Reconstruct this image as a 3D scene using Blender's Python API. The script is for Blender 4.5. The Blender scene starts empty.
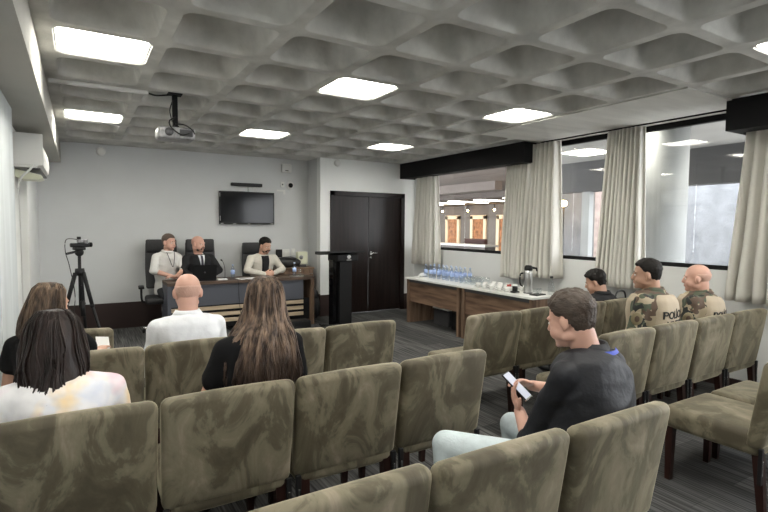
import bpy, bmesh, math, random
from mathutils import Vector, Matrix, Euler, noise
from mathutils.bvhtree import BVHTree
random.seed(7)
SC = bpy.context.scene
COL = SC.collection
PI = math.pi
R = math.radians
S = 0.65                     # waffle pitch
H = 2.805                    # ceiling height
X0, Y0 = 0.494, 4.305        # a waffle node
YB, YD = 8.75, 8.2           # back wall, door wall
XL, XW = -0.5, 5.65          # left wall, window wall
YN = -3.4                    # wall behind the viewer

# ------------------------------------------------------------------ materials
MATS = {}
def nt(name):
    m = bpy.data.materials.new(name); m.use_nodes = True
    n = m.node_tree; b = n.nodes['Principled BSDF']
    return m, n, b
def lk(n, a, b): n.links.new(a, b)
def mat(name, col, rough=.6, metal=0, var=0.0, scale=8, bump=0.0, bscale=60, spec=.5, stretch=None, sheen=0, emis=None, estr=0, coat=0):
    if name in MATS: return MATS[name]
    m, n, b = nt(name)
    c = (*col, 1)
    b.inputs['Base Color'].default_value = c
    b.inputs['Roughness'].default_value = rough
    b.inputs['Metallic'].default_value = metal
    b.inputs['Specular IOR Level'].default_value = spec
    b.inputs['Sheen Weight'].default_value = sheen
    b.inputs['Coat Weight'].default_value = coat
    if emis:
        b.inputs['Emission Color'].default_value = (*emis, 1); b.inputs['Emission Strength'].default_value = estr
    tc = n.nodes.new('ShaderNodeTexCoord')
    src = tc.outputs['Object']
    if stretch:
        mp = n.nodes.new('ShaderNodeMapping'); mp.inputs['Scale'].default_value = stretch
        lk(n, src, mp.inputs['Vector']); src = mp.outputs['Vector']
    if var:
        t = n.nodes.new('ShaderNodeTexNoise'); t.inputs['Scale'].default_value = scale; t.inputs['Detail'].default_value = 6
        lk(n, src, t.inputs['Vector'])
        r = n.nodes.new('ShaderNodeValToRGB')
        r.color_ramp.elements[0].position = .3; r.color_ramp.elements[1].position = .7
        r.color_ramp.elements[0].color = (*[max(0, v*(1-var)) for v in col], 1)
        r.color_ramp.elements[1].color = (*[min(1, v*(1+var)) for v in col], 1)
        lk(n, t.outputs['Fac'], r.inputs['Fac']); lk(n, r.outputs['Color'], b.inputs['Base Color'])
    if bump:
        t2 = n.nodes.new('ShaderNodeTexNoise'); t2.inputs['Scale'].default_value = bscale; t2.inputs['Detail'].default_value = 4
        lk(n, src, t2.inputs['Vector'])
        bp = n.nodes.new('ShaderNodeBump'); bp.inputs['Strength'].default_value = bump; bp.inputs['Distance'].default_value = .02
        lk(n, t2.outputs['Fac'], bp.inputs['Height']); lk(n, bp.outputs['Normal'], b.inputs['Normal'])
    MATS[name] = m
    return m

def mat_suede():
    m, n, b = nt('olive_suede')
    tc = n.nodes.new('ShaderNodeTexCoord'); oi = n.nodes.new('ShaderNodeObjectInfo')
    ad = n.nodes.new('ShaderNodeVectorMath'); ad.operation = 'ADD'
    sc = n.nodes.new('ShaderNodeVectorMath'); sc.operation = 'SCALE'; sc.inputs['Scale'].default_value = 37
    cb = n.nodes.new('ShaderNodeCombineXYZ')
    for k in range(3): lk(n, oi.outputs['Random'], cb.inputs[k])
    lk(n, cb.outputs[0], sc.inputs[0]); lk(n, tc.outputs['Object'], ad.inputs[0]); lk(n, sc.outputs[0], ad.inputs[1])
    mp = n.nodes.new('ShaderNodeMapping'); mp.inputs['Scale'].default_value = (1.5, 1.2, .8); mp.inputs['Rotation'].default_value = (0, .6, 0)
    lk(n, ad.outputs[0], mp.inputs[0])
    t = n.nodes.new('ShaderNodeTexNoise'); t.inputs['Scale'].default_value = 3.6; t.inputs['Detail'].default_value = 7; t.inputs['Roughness'].default_value = .62; t.inputs['Distortion'].default_value = .9
    lk(n, mp.outputs[0], t.inputs['Vector'])
    r = n.nodes.new('ShaderNodeValToRGB'); e = r.color_ramp.elements
    e[0].position = .38; e[0].color = (.066, .054, .033, 1)
    e[1].position = .70; e[1].color = (.275, .235, .175, 1)
    x = e.new(.485); x.color = (.098, .084, .052, 1)
    x = e.new(.525); x.color = (.152, .132, .087, 1)
    x = e.new(.60); x.color = (.190, .163, .112, 1)
    lk(n, t.outputs['Fac'], r.inputs['Fac']); lk(n, r.outputs['Color'], b.inputs['Base Color'])
    b.inputs['Roughness'].default_value = .7
    b.inputs['Sheen Weight'].default_value = .55; b.inputs['Sheen Roughness'].default_value = .35
    b.inputs['Sheen Tint'].default_value = (.95, .87, .64, 1)
    t2 = n.nodes.new('ShaderNodeTexNoise'); t2.inputs['Scale'].default_value = 5; t2.inputs['Detail'].default_value = 5
    lk(n, ad.outputs[0], t2.inputs['Vector'])
    bp = n.nodes.new('ShaderNodeBump'); bp.inputs['Strength'].default_value = .25; bp.inputs['Distance'].default_value = .03
    lk(n, t2.outputs['Fac'], bp.inputs['Height']); lk(n, bp.outputs['Normal'], b.inputs['Normal'])
    MATS['suede'] = m; return m

def mat_carpet():
    m, n, b = nt('carpet_planks')
    tc = n.nodes.new('ShaderNodeTexCoord')
    mp = n.nodes.new('ShaderNodeMapping'); mp.inputs['Rotation'].default_value = (0, 0, R(90))
    lk(n, tc.outputs['Object'], mp.inputs[0])
    br = n.nodes.new('ShaderNodeTexBrick'); br.offset = .5
    br.inputs['Scale'].default_value = 1; br.inputs['Brick Width'].default_value = 1.0; br.inputs['Row Height'].default_value = .25
    br.inputs['Mortar Size'].default_value = .002; br.inputs['Color1'].default_value = (.052, .052, .053, 1); br.inputs['Color2'].default_value = (.098, .097, .096, 1)
    br.inputs['Mortar'].default_value = (.05, .05, .05, 1)
    lk(n, mp.outputs[0], br.inputs['Vector'])
    mp2 = n.nodes.new('ShaderNodeMapping'); mp2.inputs['Scale'].default_value = (70, 1.6, 1)
    lk(n, tc.outputs['Object'], mp2.inputs[0])
    t = n.nodes.new('ShaderNodeTexNoise'); t.inputs['Scale'].default_value = 1; t.inputs['Detail'].default_value = 3
    lk(n, mp2.outputs[0], t.inputs['Vector'])
    r = n.nodes.new('ShaderNodeValToRGB'); r.color_ramp.elements[0].position = .35; r.color_ramp.elements[1].position = .68
    r.color_ramp.elements[0].color = (.45, .45, .45, 1); r.color_ramp.elements[1].color = (1.7, 1.7, 1.7, 1)
    lk(n, t.outputs['Fac'], r.inputs['Fac'])
    mx = n.nodes.new('ShaderNodeMix'); mx.data_type = 'RGBA'; mx.blend_type = 'MULTIPLY'; mx.inputs['Factor'].default_value = 1
    lk(n, br.outputs['Color'], mx.inputs['A']); lk(n, r.outputs['Color'], mx.inputs['B'])
    lk(n, mx.outputs['Result'], b.inputs['Base Color']); b.inputs['Roughness'].default_value = .95; b.inputs['Specular IOR Level'].default_value = .2
    MATS['carpet'] = m

def mat_wood(name, c1, c2, stretch=(1.2, 14, 14), rough=.45):
    m, n, b = nt(name)
    tc = n.nodes.new('ShaderNodeTexCoord')
    mp = n.nodes.new('ShaderNodeMapping'); mp.inputs['Scale'].default_value = stretch
    lk(n, tc.outputs['Object'], mp.inputs[0])
    t = n.nodes.new('ShaderNodeTexNoise'); t.inputs['Scale'].default_value = 1.4; t.inputs['Detail'].default_value = 7; t.inputs['Distortion'].default_value = .5
    lk(n, mp.outputs[0], t.inputs['Vector'])
    r = n.nodes.new('ShaderNodeValToRGB'); r.color_ramp.elements[0].position = .35; r.color_ramp.elements[1].position = .65
    r.color_ramp.elements[0].color = (*c1, 1); r.color_ramp.elements[1].color = (*c2, 1)
    lk(n, t.outputs['Fac'], r.inputs['Fac']); lk(n, r.outputs['Color'], b.inputs['Base Color'])
    b.inputs['Roughness'].default_value = rough; b.inputs['Specular IOR Level'].default_value = .3
    MATS[name] = m

def mat_camo():
    m, n, b = nt('camouflage')
    tc = n.nodes.new('ShaderNodeTexCoord')
    cols = [(.075, .09, .060), (.36, .30, .21), (.11, .075, .055), (.025, .028, .026)]
    prev = None
    for k, (sc_, th) in enumerate([(0, 0), (7.5, .5), (9, .55), (11, .6)]):
        if k == 0:
            prev = n.nodes.new('ShaderNodeRGB'); prev.outputs[0].default_value = (*cols[0], 1); out = prev.outputs[0]; continue
        mp = n.nodes.new('ShaderNodeMapping'); mp.inputs['Location'].default_value = (k*7.3, k*3.1, k*5.7)
        lk(n, tc.outputs['Object'], mp.inputs[0])
        t = n.nodes.new('ShaderNodeTexNoise'); t.inputs['Scale'].default_value = sc_; t.inputs['Detail'].default_value = 2; t.inputs['Distortion'].default_value = .6
        lk(n, mp.outputs[0], t.inputs['Vector'])
        g = n.nodes.new('ShaderNodeMath'); g.operation = 'GREATER_THAN'; g.inputs[1].default_value = th
        lk(n, t.outputs['Fac'], g.inputs[0])
        mx = n.nodes.new('ShaderNodeMix'); mx.data_type = 'RGBA'
        lk(n, g.outputs[0], mx.inputs['Factor']); lk(n, out, mx.inputs['A']); mx.inputs['B'].default_value = (*cols[k], 1)
        out = mx.outputs['Result']
    lk(n, out, b.inputs['Base Color']); b.inputs['Roughness'].default_value = .85
    MATS['camo'] = m

def mat_tiedye():
    m, n, b = nt('tie_dye_cotton')
    tc = n.nodes.new('ShaderNodeTexCoord')
    out = None
    base = (.78, .76, .77)
    for k, c in enumerate([(.80, .36, .50), (.42, .50, .68), (.85, .60, .25)]):
        mp = n.nodes.new('ShaderNodeMapping'); mp.inputs['Location'].default_value = (k*4.1+1.3, k*2.3, k*3.7)
        lk(n, tc.outputs['Object'], mp.inputs[0])
        t = n.nodes.new('ShaderNodeTexNoise'); t.inputs['Scale'].default_value = 5.5; t.inputs['Detail'].default_value = 3; t.inputs['Distortion'].default_value = .4
        lk(n, mp.outputs[0], t.inputs['Vector'])
        r = n.nodes.new('ShaderNodeMapRange'); r.inputs['From Min'].default_value = .54; r.inputs['From Max'].default_value = .76
        r.inputs['To Max'].default_value = .75
        lk(n, t.outputs['Fac'], r.inputs['Value'])
        mx = n.nodes.new('ShaderNodeMix'); mx.data_type = 'RGBA'; lk(n, r.outputs[0], mx.inputs['Factor'])
        if out: lk(n, out, mx.inputs['A'])
        else: mx.inputs['A'].default_value = (*base, 1)
        mx.inputs['B'].default_value = (*c, 1); out = mx.outputs['Result']
    lk(n, out, b.inputs['Base Color']); b.inputs['Roughness'].default_value = .9
    t2 = n.nodes.new('ShaderNodeTexNoise'); t2.inputs['Scale'].default_value = 9; lk(n, tc.outputs['Object'], t2.inputs['Vector'])
    bp = n.nodes.new('ShaderNodeBump'); bp.inputs['Strength'].default_value = .5; bp.inputs['Distance'].default_value = .04
    lk(n, t2.outputs['Fac'], bp.inputs['Height']); lk(n, bp.outputs['Normal'], b.inputs['Normal'])
    MATS['tiedye'] = m

def mat_hair(name, top, low, z0, z1, streak=.5):
    m, n, b = nt(name)
    tc = n.nodes.new('ShaderNodeTexCoord')
    sp = n.nodes.new('ShaderNodeSeparateXYZ'); lk(n, tc.outputs['Object'], sp.inputs[0])
    mr = n.nodes.new('ShaderNodeMapRange'); mr.inputs['From Min'].default_value = z1; mr.inputs['From Max'].default_value = z0
    lk(n, sp.outputs['Z'], mr.inputs['Value'])
    mp = n.nodes.new('ShaderNodeMapping'); mp.inputs['Scale'].default_value = (40, 40, 1.3)
    lk(n, tc.outputs['Object'], mp.inputs[0])
    t = n.nodes.new('ShaderNodeTexNoise'); t.inputs['Scale'].default_value = 1; t.inputs['Detail'].default_value = 3
    lk(n, mp.outputs[0], t.inputs['Vector'])
    r = n.nodes.new('ShaderNodeMapRange'); r.inputs['From Min'].default_value = .38; r.inputs['From Max'].default_value = .66
    lk(n, t.outputs['Fac'], r.inputs['Value'])
    mu = n.nodes.new('ShaderNodeMath'); mu.operation = 'MULTIPLY'
    lk(n, mr.outputs[0], mu.inputs[0]); lk(n, r.outputs[0], mu.inputs[1])
    mx = n.nodes.new('ShaderNodeMix'); mx.data_type = 'RGBA'
    mx.inputs['A'].default_value = (*top, 1); mx.inputs['B'].default_value = (*low, 1)
    lk(n, mu.outputs[0], mx.inputs['Factor']); lk(n, mx.outputs['Result'], b.inputs['Base Color'])
    b.inputs['Roughness'].default_value = .45; b.inputs['Specular IOR Level'].default_value = .3
    bp = n.nodes.new('ShaderNodeBump'); bp.inputs['Strength'].default_value = .7; bp.inputs['Distance'].default_value = .01
    lk(n, t.outputs['Fac'], bp.inputs['Height']); lk(n, bp.outputs['Normal'], b.inputs['Normal'])
    MATS[name] = m

def mat_glass(name, tint=(1, 1, 1), refl=.10):
    m = bpy.data.materials.new(name); m.use_nodes = True; n = m.node_tree
    n.nodes.clear(); o = n.nodes.new('ShaderNodeOutputMaterial')
    tr = n.nodes.new('ShaderNodeBsdfTransparent'); tr.inputs[0].default_value = (*tint, 1)
    gl = n.nodes.new('ShaderNodeBsdfGlossy'); gl.inputs['Roughness'].default_value = .02
    fr = n.nodes.new('ShaderNodeLayerWeight'); fr.inputs['Blend'].default_value = .3
    pw = n.nodes.new('ShaderNodeMath'); pw.operation = 'POWER'; pw.inputs[1].default_value = 3; lk(n, fr.outputs['Facing'], pw.inputs[0])
    ad = n.nodes.new('ShaderNodeMath'); ad.operation = 'MULTIPLY_ADD'; ad.inputs[1].default_value = .5; ad.inputs[2].default_value = refl; ad.use_clamp = True
    lk(n, pw.outputs[0], ad.inputs[0])
    mx = n.nodes.new('ShaderNodeMixShader'); lk(n, ad.outputs[0], mx.inputs[0])
    lk(n, tr.outputs[0], mx.inputs[1]); lk(n, gl.outputs[0], mx.inputs[2]); lk(n, mx.outputs[0], o.inputs[0])
    MATS[name] = m; return m

def mat_cloth_thin(name, col):
    m = bpy.data.materials.new(name); m.use_nodes = True; n = m.node_tree
    b = n.nodes['Principled BSDF']; o = n.nodes['Material Output']
    b.inputs['Base Color'].default_value = (*col, 1); b.inputs['Roughness'].default_value = .9
    tl = n.nodes.new('ShaderNodeBsdfTranslucent'); tl.inputs[0].default_value = (*[v*.8 for v in col], 1)
    mx = n.nodes.new('ShaderNodeMixShader'); mx.inputs[0].default_value = .22
    lk(n, b.outputs[0], mx.inputs[1]); lk(n, tl.outputs[0], mx.inputs[2]); lk(n, mx.outputs[0], o.inputs[0])
    MATS[name] = m

mat_suede(); mat_carpet(); mat_camo(); mat_tiedye()
mat_wood('walnut', (.10, .060, .040), (.24, .155, .105))
mat_wood('walnut_y', (.10, .060, .040), (.24, .155, .105), stretch=(14, 1.2, 14))
mat_wood('walnut_z', (.11, .070, .048), (.25, .165, .115), stretch=(14, 14, 1.2))
mat_wood('door_wood', (.008, .005, .0045), (.018, .011, .010), stretch=(16, 16, .9), rough=.3)
mat_wood('mahogany', (.014, .006, .005), (.030, .011, .008), stretch=(16, 16, 1.5), rough=.35)
mat_wood('desk_walnut', (.055, .036, .028), (.13, .088, .065))
mat_wood('beige_wood', (.42, .33, .23), (.56, .45, .33))
mat_hair('hair_long', (.035, .022, .017), (.23, .155, .11), 1.10, .88)
mat_hair('hair_bob_dark', (.011, .0065, .006), (.032, .018, .015), 1.3, .8)
mat_hair('hair_bob_light', (.045, .030, .022), (.27, .185, .125), 1.27, 1.0)
mat_glass('glass', refl=.03); mat_glass('clear_plastic', (.84, .89, .97), .14); mat_glass('drinking_glass', (.94, .96, .97), .10)
mat_cloth_thin('curtain_cloth', (.80, .78, .73))
M = MATS
mat('wall_grey', (.60, .61, .615), .8, var=.03, scale=2, bump=.05, bscale=90)
mat('wall_white', (.78, .79, .785), .8, var=.02, scale=2, bump=.05, bscale=90)
mat('pillar_paint', (.64, .68, .70), .85, var=.10, scale=5, bump=.45, bscale=28, stretch=(1, 1, .12))
mat('concrete', (.53, .525, .50), .85, var=.20, scale=4.5, bump=.35, bscale=14)
mat('concrete_smooth', (.60, .595, .57), .8, var=.10, scale=2.5, bump=.1, bscale=20, stretch=(.6, 3, 1))
mat('beam_paint', (.42, .415, .385), .8, var=.05, scale=2)
mat('black_matte', (.009, .009, .010), .7, spec=.2)
mat('black_gloss', (.004, .004, .005), .10, spec=.22)
mat('black_plastic', (.011, .011, .012), .5, spec=.3)
mat('black_leather', (.022, .022, .024), .45, bump=.15, bscale=40)
mat('dark_grey', (.06, .06, .065), .5)
mat('desk_panel', (.075, .08, .10), .45)
mat('white_plastic', (.72, .72, .70), .4)
mat('offwhite_plastic', (.66, .67, .52), .4)
mat('white_top', (.80, .80, .78), .3)
mat('porcelain', (.82, .82, .80), .15)
mat('paper', (.82, .82, .82), .8)
mat('chrome', (.75, .75, .76), .18, metal=1)
mat('steel', (.62, .62, .62), .28, metal=1)
mat('silver_paint', (.27, .27, .28), .4, metal=.2, var=.35, scale=30)
mat('baseboard', (.030, .017, .015), .4)
mat('lamp', (.9, .9, .8), .5, emis=(1.0, .97, .87), estr=12)
mat('lamp_hall', (.9, .9, .8), .5, emis=(1.0, .97, .86), estr=9)
mat('lamp_warm', (.9, .8, .6), .5, emis=(1.0, .62, .25), estr=40)
mat('skin', (.56, .33, .24), .5, var=.06, scale=12)
mat('skin_pink', (.62, .36, .28), .45, var=.06, scale=12)
mat('skin_tan', (.46, .27, .19), .5, var=.06, scale=12)
mat('lips', (.42, .17, .14), .5)
mat('eye_white', (.7, .68, .66), .3)
mat('iris', (.03, .02, .015), .2)
mat('shirt_white', (.78, .80, .84), .85, bump=.55, bscale=9, sheen=.2)
mat('shirt_offwhite', (.66, .65, .63), .85, bump=.6, bscale=9)
mat('shirt_black', (.006, .006, .007), .9, bump=.6, bscale=9, spec=.2)
mat('shirt_navy', (.011, .012, .017), .6, bump=.7, bscale=8, spec=.35)
mat('suit_black', (.008, .008, .010), .85, bump=.3, bscale=9)
mat('blazer_cream', (.60, .57, .51), .85, bump=.5, bscale=9)
mat('vest_tan', (.43, .36, .27), .85, var=.05, scale=8, bump=.5, bscale=9)
mat('trousers_dark', (.02, .021, .025), .8, bump=.3, bscale=9)
mat('jeans_light', (.60, .68, .72), .85, var=.10, scale=14, bump=.5, bscale=11)
mat('hair_dark', (.009, .007, .006), .6, bump=.35, bscale=60, stretch=(1, .35, 1), spec=.25)
mat('hair_brown', (.058, .040, .030), .6, bump=.5, bscale=60, var=.35, scale=40, stretch=(1, .35, 1))
mat('hair_grey', (.62, .385, .31), .6, bump=.3, bscale=90)
mat('hair_stubble', (.52, .32, .25), .7)
mat('hair_buzz', (.10, .07, .055), .7, bump=.3, bscale=120)
mat('collar_blue', (.03, .06, .42), .6)
mat('tie_dark', (.02, .018, .035), .5)
mat('text_black', (.015, .015, .015), .7)
mat('screen_lit', (.30, .31, .36), .3, emis=(.80, .84, 1.0), estr=.16)
mat('bottle_label', (.42, .55, .88), .4)
mat('bottle_cap', (.55, .66, .88), .4)
mat('maroon', (.035, .012, .02), .8, bump=.5, bscale=10)
mat('gold', (.24, .20, .12), .7)
mat('red', (.5, .06, .05), .5)
mat('cable', (.010, .010, .010), .5)
# beyond the glass
mat('hall_floor', (.34, .33, .31), .25)
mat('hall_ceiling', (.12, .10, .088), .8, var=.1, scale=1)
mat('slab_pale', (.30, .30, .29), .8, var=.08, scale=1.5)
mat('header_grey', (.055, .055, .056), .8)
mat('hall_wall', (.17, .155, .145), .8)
mat('portal_white', (.80, .66, .48), .6)
mat('portal_art', (.34, .15, .065), .6, var=.6, scale=4)
mat('column_paint', (.24, .25, .25), .7, var=.14, scale=2)
mat('sofa_brown', (.09, .04, .035), .6)
mat('stone', (.150, .158, .168), .9, var=.22, scale=3, bump=.5, bscale=12)
mat('bounce_ground', (.55, .54, .52), .9, var=.1, scale=2)  # pale ground out of view, added to throw sky light back up
mat('brick_pink', (.40, .32, .29), .9, var=.25, scale=6)

# ------------------------------------------------------------------ mesh helpers
def obj(name, bm, m, parent=None, smooth=False, loc=None):
    me = bpy.data.meshes.new(name); bm.normal_update(); bm.to_mesh(me); bm.free()
    o = bpy.data.objects.new(name, me); COL.objects.link(o)
    if not isinstance(m, (list, tuple)): m = [m]
    for q in m: me.materials.append(M[q] if isinstance(q, str) else q)
    if smooth:
        for p in me.polygons: p.use_smooth = True
    if parent: o.parent = parent
    if loc: o.location = loc
    return o
def tag(o, label, cat, group=None):
    o['label'] = label; o['category'] = cat
    if group: o['group'] = group
    return o
def thing(name, label, cat, loc=(0, 0, 0), rz=0, group=None):
    o = bpy.data.objects.new(name, None); COL.objects.link(o)
    o.location = loc; o.rotation_euler = (0, 0, rz); o.empty_display_size = .1
    return tag(o, label, cat, group)
def struct(name, bm, m, parent=None, smooth=False):
    o = obj(name, bm, m, parent, smooth)
    if not parent: o['kind'] = 'structure'
    return o
def dup(root, loc=None, rz=None, label=None, group=None):
    r = root.copy(); COL.objects.link(r)
    if loc: r.location = loc
    if rz is not None: r.rotation_euler = (0, 0, rz)
    if label: r['label'] = label
    if group: r['group'] = group
    for ch in list(root.children):
        c = ch.copy(); COL.objects.link(c); c.parent = r
        for g in list(ch.children):
            d = g.copy(); COL.objects.link(d); d.parent = c
    return r
def NB(): return bmesh.new()
def box(bm, x0, x1, y0, y1, z0, z1, bev=0, seg=2, mi=0, mtx=None):
    b2 = bmesh.new()
    bmesh.ops.create_cube(b2, size=1)
    for v in b2.verts:
        v.co = Vector(((x0+x1)/2+v.co.x*(x1-x0), (y0+y1)/2+v.co.y*(y1-y0), (z0+z1)/2+v.co.z*(z1-z0)))
    if bev: bmesh.ops.bevel(b2, geom=b2.edges[:], offset=bev, segments=seg, profile=.5, affect='EDGES')
    merge(bm, b2, mtx, mi)
    return bm
def merge(bm, b2, mtx=None, mi=0):
    if mtx is not None: bmesh.ops.transform(b2, matrix=mtx, verts=b2.verts[:])
    vm = {}
    for v in b2.verts: vm[v] = bm.verts.new(v.co)
    for f in b2.faces:
        try:
            nf = bm.faces.new([vm[v] for v in f.verts]); nf.material_index = mi; nf.smooth = f.smooth
        except ValueError: pass
    b2.free()
def bx(*a, **k): return box(NB(), *a, **k)
def lathe(bm, prof, seg=24, c=(0, 0, 0), mtx=None, mi=0):
    b2 = bmesh.new(); rings = []
    for r, z in prof:
        if r < 1e-5: rings.append([b2.verts.new((c[0], c[1], c[2]+z))])
        else: rings.append([b2.verts.new((c[0]+r*math.cos(2*PI*k/seg), c[1]+r*math.sin(2*PI*k/seg), c[2]+z)) for k in range(seg)])
    for a, b in zip(rings, rings[1:]):
        for k in range(seg):
            k2 = (k+1) % seg
            if len(a) == 1 and len(b) == 1: continue
            if len(a) == 1: f = [a[0], b[k2], b[k]]
            elif len(b) == 1: f = [a[k], a[k2], b[0]]
            else: f = [a[k], a[k2], b[k2], b[k]]
            b2.faces.new(f)
    for rr, fl in ((rings[0], True), (rings[-1], False)):
        if len(rr) > 1: b2.faces.new(rr[::-1] if fl else rr)
    for f in b2.faces: f.smooth = True
    merge(bm, b2, mtx, mi); return bm
def frame_to(a, b):
    a, b = Vector(a), Vector(b); d = b-a
    q = d.to_track_quat('Z', 'Y').to_matrix().to_4x4()
    return Matrix.Translation(a) @ q, d.length
def cap(bm, a, b, ra, rb, seg=16, n=5, sx=1, sy=1):
    "tapered capsule"
    m4, L = frame_to(a, b)
    prof = [(ra*math.sin(PI/2*k/n), -ra*math.cos(PI/2*k/n)) for k in range(n+1)]
    prof += [(rb*math.cos(PI/2*k/n), L+rb*math.sin(PI/2*k/n)) for k in range(n+1)]
    prof[0] = (0, -ra); prof[-1] = (0, L+rb)
    lathe(bm, prof, seg, mtx=m4 @ Matrix.Diagonal((sx, sy, 1, 1)))
def cyl(bm, a, b, ra, rb=None, seg=16, mi=0):
    rb = ra if rb is None else rb
    m4, L = frame_to(a, b); lathe(bm, [(ra, 0), (rb, L)], seg, mtx=m4, mi=mi); return bm
def ell(bm, c, r, rot=None, seg=20):
    n = seg//2
    prof = [(math.sin(PI*k/n), -math.cos(PI*k/n)) for k in range(n+1)]; prof[0] = (0, -1); prof[-1] = (0, 1)
    m4 = Matrix.Translation(c) @ (rot.to_matrix().to_4x4() if rot else Matrix()) @ Matrix.Diagonal((*r, 1))
    lathe(bm, prof, seg, mtx=m4)
def tube(bm, pts, r, seg=8, closed=False):
    pts = [Vector(p) for p in pts]; rings = []
    up = Vector((0, 0, 1))
    for i, p in enumerate(pts):
        d = (pts[min(i+1, len(pts)-1)]-pts[max(i-1, 0)]).normalized()
        s = d.cross(up)
        if s.length < .05: s = d.cross(Vector((1, 0, 0)))
        s.normalize(); t = s.cross(d)
        rr = r[i] if isinstance(r, (list, tuple)) else r
        rings.append([bm.verts.new(p+(s*math.cos(2*PI*k/seg)+t*math.sin(2*PI*k/seg))*rr) for k in range(seg)])
    for a, b in zip(rings, rings[1:]):
        for k in range(seg):
            f = bm.faces.new([a[k], a[(k+1) % seg], b[(k+1) % seg], b[k]]); f.smooth = True
    bm.faces.new(rings[0][::-1]); bm.faces.new(rings[-1]); return bm
def spline(P, n=8):
    P = [Vector(p) for p in P]; Q = [P[0]]+P+[P[-1]]; out = []
    for i in range(len(P)-1):
        a, b, c, d = Q[i:i+4]
        for k in range(n):
            t = k/n
            out.append(.5*((2*b)+(c-a)*t+(2*a-5*b+4*c-d)*t*t+(-a+3*b-3*c+d)*t**3))
    out.append(P[-1]); return out
def rrect(hx, hy, r, n=5, c=(0, 0)):
    out = []
    for q, (sx, sy) in enumerate(((1, 1), (-1, 1), (-1, -1), (1, -1))):
        for k in range(n):
            a = PI/2*(q+k/(n-1)); out.append((c[0]+sx*(hx-r)+r*math.cos(a), c[1]+sy*(hy-r)+r*math.sin(a)))
    return out
def prism(bm, pts, z0, z1, mtx=None, mi=0):
    b2 = bmesh.new()
    a = [b2.verts.new((x, y, z0)) for x, y in pts]; b = [b2.verts.new((x, y, z1)) for x, y in pts]
    n = len(pts)
    for k in range(n): b2.faces.new([a[k], a[(k+1) % n], b[(k+1) % n], b[k]])
    b2.faces.new(a[::-1]); b2.faces.new(b); merge(bm, b2, mtx, mi); return bm

# ------------------------------------------------------------------ room shell
struct('floor', bx(XL-.1, XW+.1, YN-.1, YB+.1, -.1, 0), 'carpet')
struct('wall_left', bx(XL-.15, XL, YN-.1, YB+.1, 0, 3.2), 'wall_white')
struct('wall_back', bx(XL, 3.64, YB, YB+.15, 0, 3.2), 'wall_grey')
struct('wall_jog', bx(3.64, 3.79, YD+.15, YB+.15, 0, 3.2), 'wall_grey')
w = NB()                                         # the wall with the double door
DX0, DX1, DZ = 3.87, 5.36, 2.195
box(w, 3.64, DX0, YD, YD+.15, 0, 3.2); box(w, DX1, XW+.1, YD, YD+.15, 0, 3.2); box(w, DX0, DX1, YD, YD+.15, DZ, 3.2)
struct('wall_front', w, 'wall_white')
struct('wall_rear', bx(XL-.1, XW+.1, YN-.2, YN, 0, 3.2), 'wall_white')
w = NB(); box(w, XW, XW+.12, YN, YD+.15, 0, 1.19); box(w, XW, XW+.12, 8.1, YD+.15, 1.19, 3.2); box(w, XW, XW+.12, YN, -3.3, 1.19, 3.2)
struct('wall_right', w, 'wall_white')
# structural column that stands proud of the left wall
struct('trim_1', bx(XL, -.425, 3.9, 4.88, 0, 2.5), 'pillar_paint')
struct('trim_2', bx(XL, -.205, YN, YB, 2.5, H+.02), 'beam_paint')
struct('trim_3', bx(XL, -.425, YN, 2.6, 0, 2.5), 'pillar_paint')
# ceiling: one waffle slab
def ceiling():
    bm = NB()
    def coffer(cx, cy, hx=S/2, hy=S/2):
        seq = [(0, .040, .080), (.0, .0401, .080), (.006, .046, .080), (.05, .058, .085), (.14, .082, .09), (.22, .112, .09), (.265, .15, .08), (.285, .20, .06)]
        outer = rrect(hx, hy, .001, 5, (cx, cy))
        rings = [[bm.verts.new((x, y, H)) for x, y in outer]]
        for dz, ins, r in seq:
            rings.append([bm.verts.new((x, y, H+dz)) for x, y in rrect(hx-ins, hy-ins, r, 5, (cx, cy))])
        n = len(outer)
        for q, (a, b) in enumerate(zip(rings, rings[1:])):
            for k in range(n):
                f = bm.faces.new([a[k], a[(k+1) % n], b[(k+1) % n], b[k]][::-1]); f.smooth = q > 1
        f = bm.faces.new(rings[-1][::-1][::-1]); f.normal_flip()
    def flat(x0, x1, y0, y1):
        v = [bm.verts.new(p) for p in ((x0, y0, H), (x0, y1, H), (x1, y1, H), (x1, y0, H))]; bm.faces.new(v)
    for i in range(-1, 8):
        for j in range(-12, 6):
            cx, cy = X0+S*(i+.5), Y0+S*(j+.5)
            if i >= 6 and -3 <= j <= 0: continue
            coffer(cx, cy)
    flat(X0+6*S, XW+.12, Y0-3*S, Y0+S)
    flat(XL-.1, X0-S, YN-.3, YB+.1)
    flat(X0-S, XW+.12, Y0+6*S, YB+.1)
    box(bm, XL-.15, XW+.15, YN-.3, YB+.2, 3.15, 3.3)
    o = struct('ceiling', bm, 'concrete')
ceiling()
struct('trim_4', bx(X0+6*S+.01, XW+.1, Y0-3*S+.02, Y0+S-.02, H-.012, H+.05), 'concrete_smooth')

# baseboards
struct('baseboard_back', bx(XL, 3.64, YB-.02, YB, 0, .40), 'baseboard')
struct('baseboard_jog', bx(3.62, 3.64, YD, YB-.02, 0, .40), 'baseboard')
w = NB(); box(w, 3.62, DX0-.05, YD-.02, YD, 0, .38); box(w, DX1+.05, XW, YD-.02, YD, 0, .30)
struct('baseboard_front', w, 'baseboard')
struct('baseboard_right', bx(XW-.02, XW, YN, YD-.02, 0, .10), 'baseboard')
struct('baseboard_left', bx(XL, XL+.02, 4.88, YB-.02, 0, .40), 'baseboard')

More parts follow.
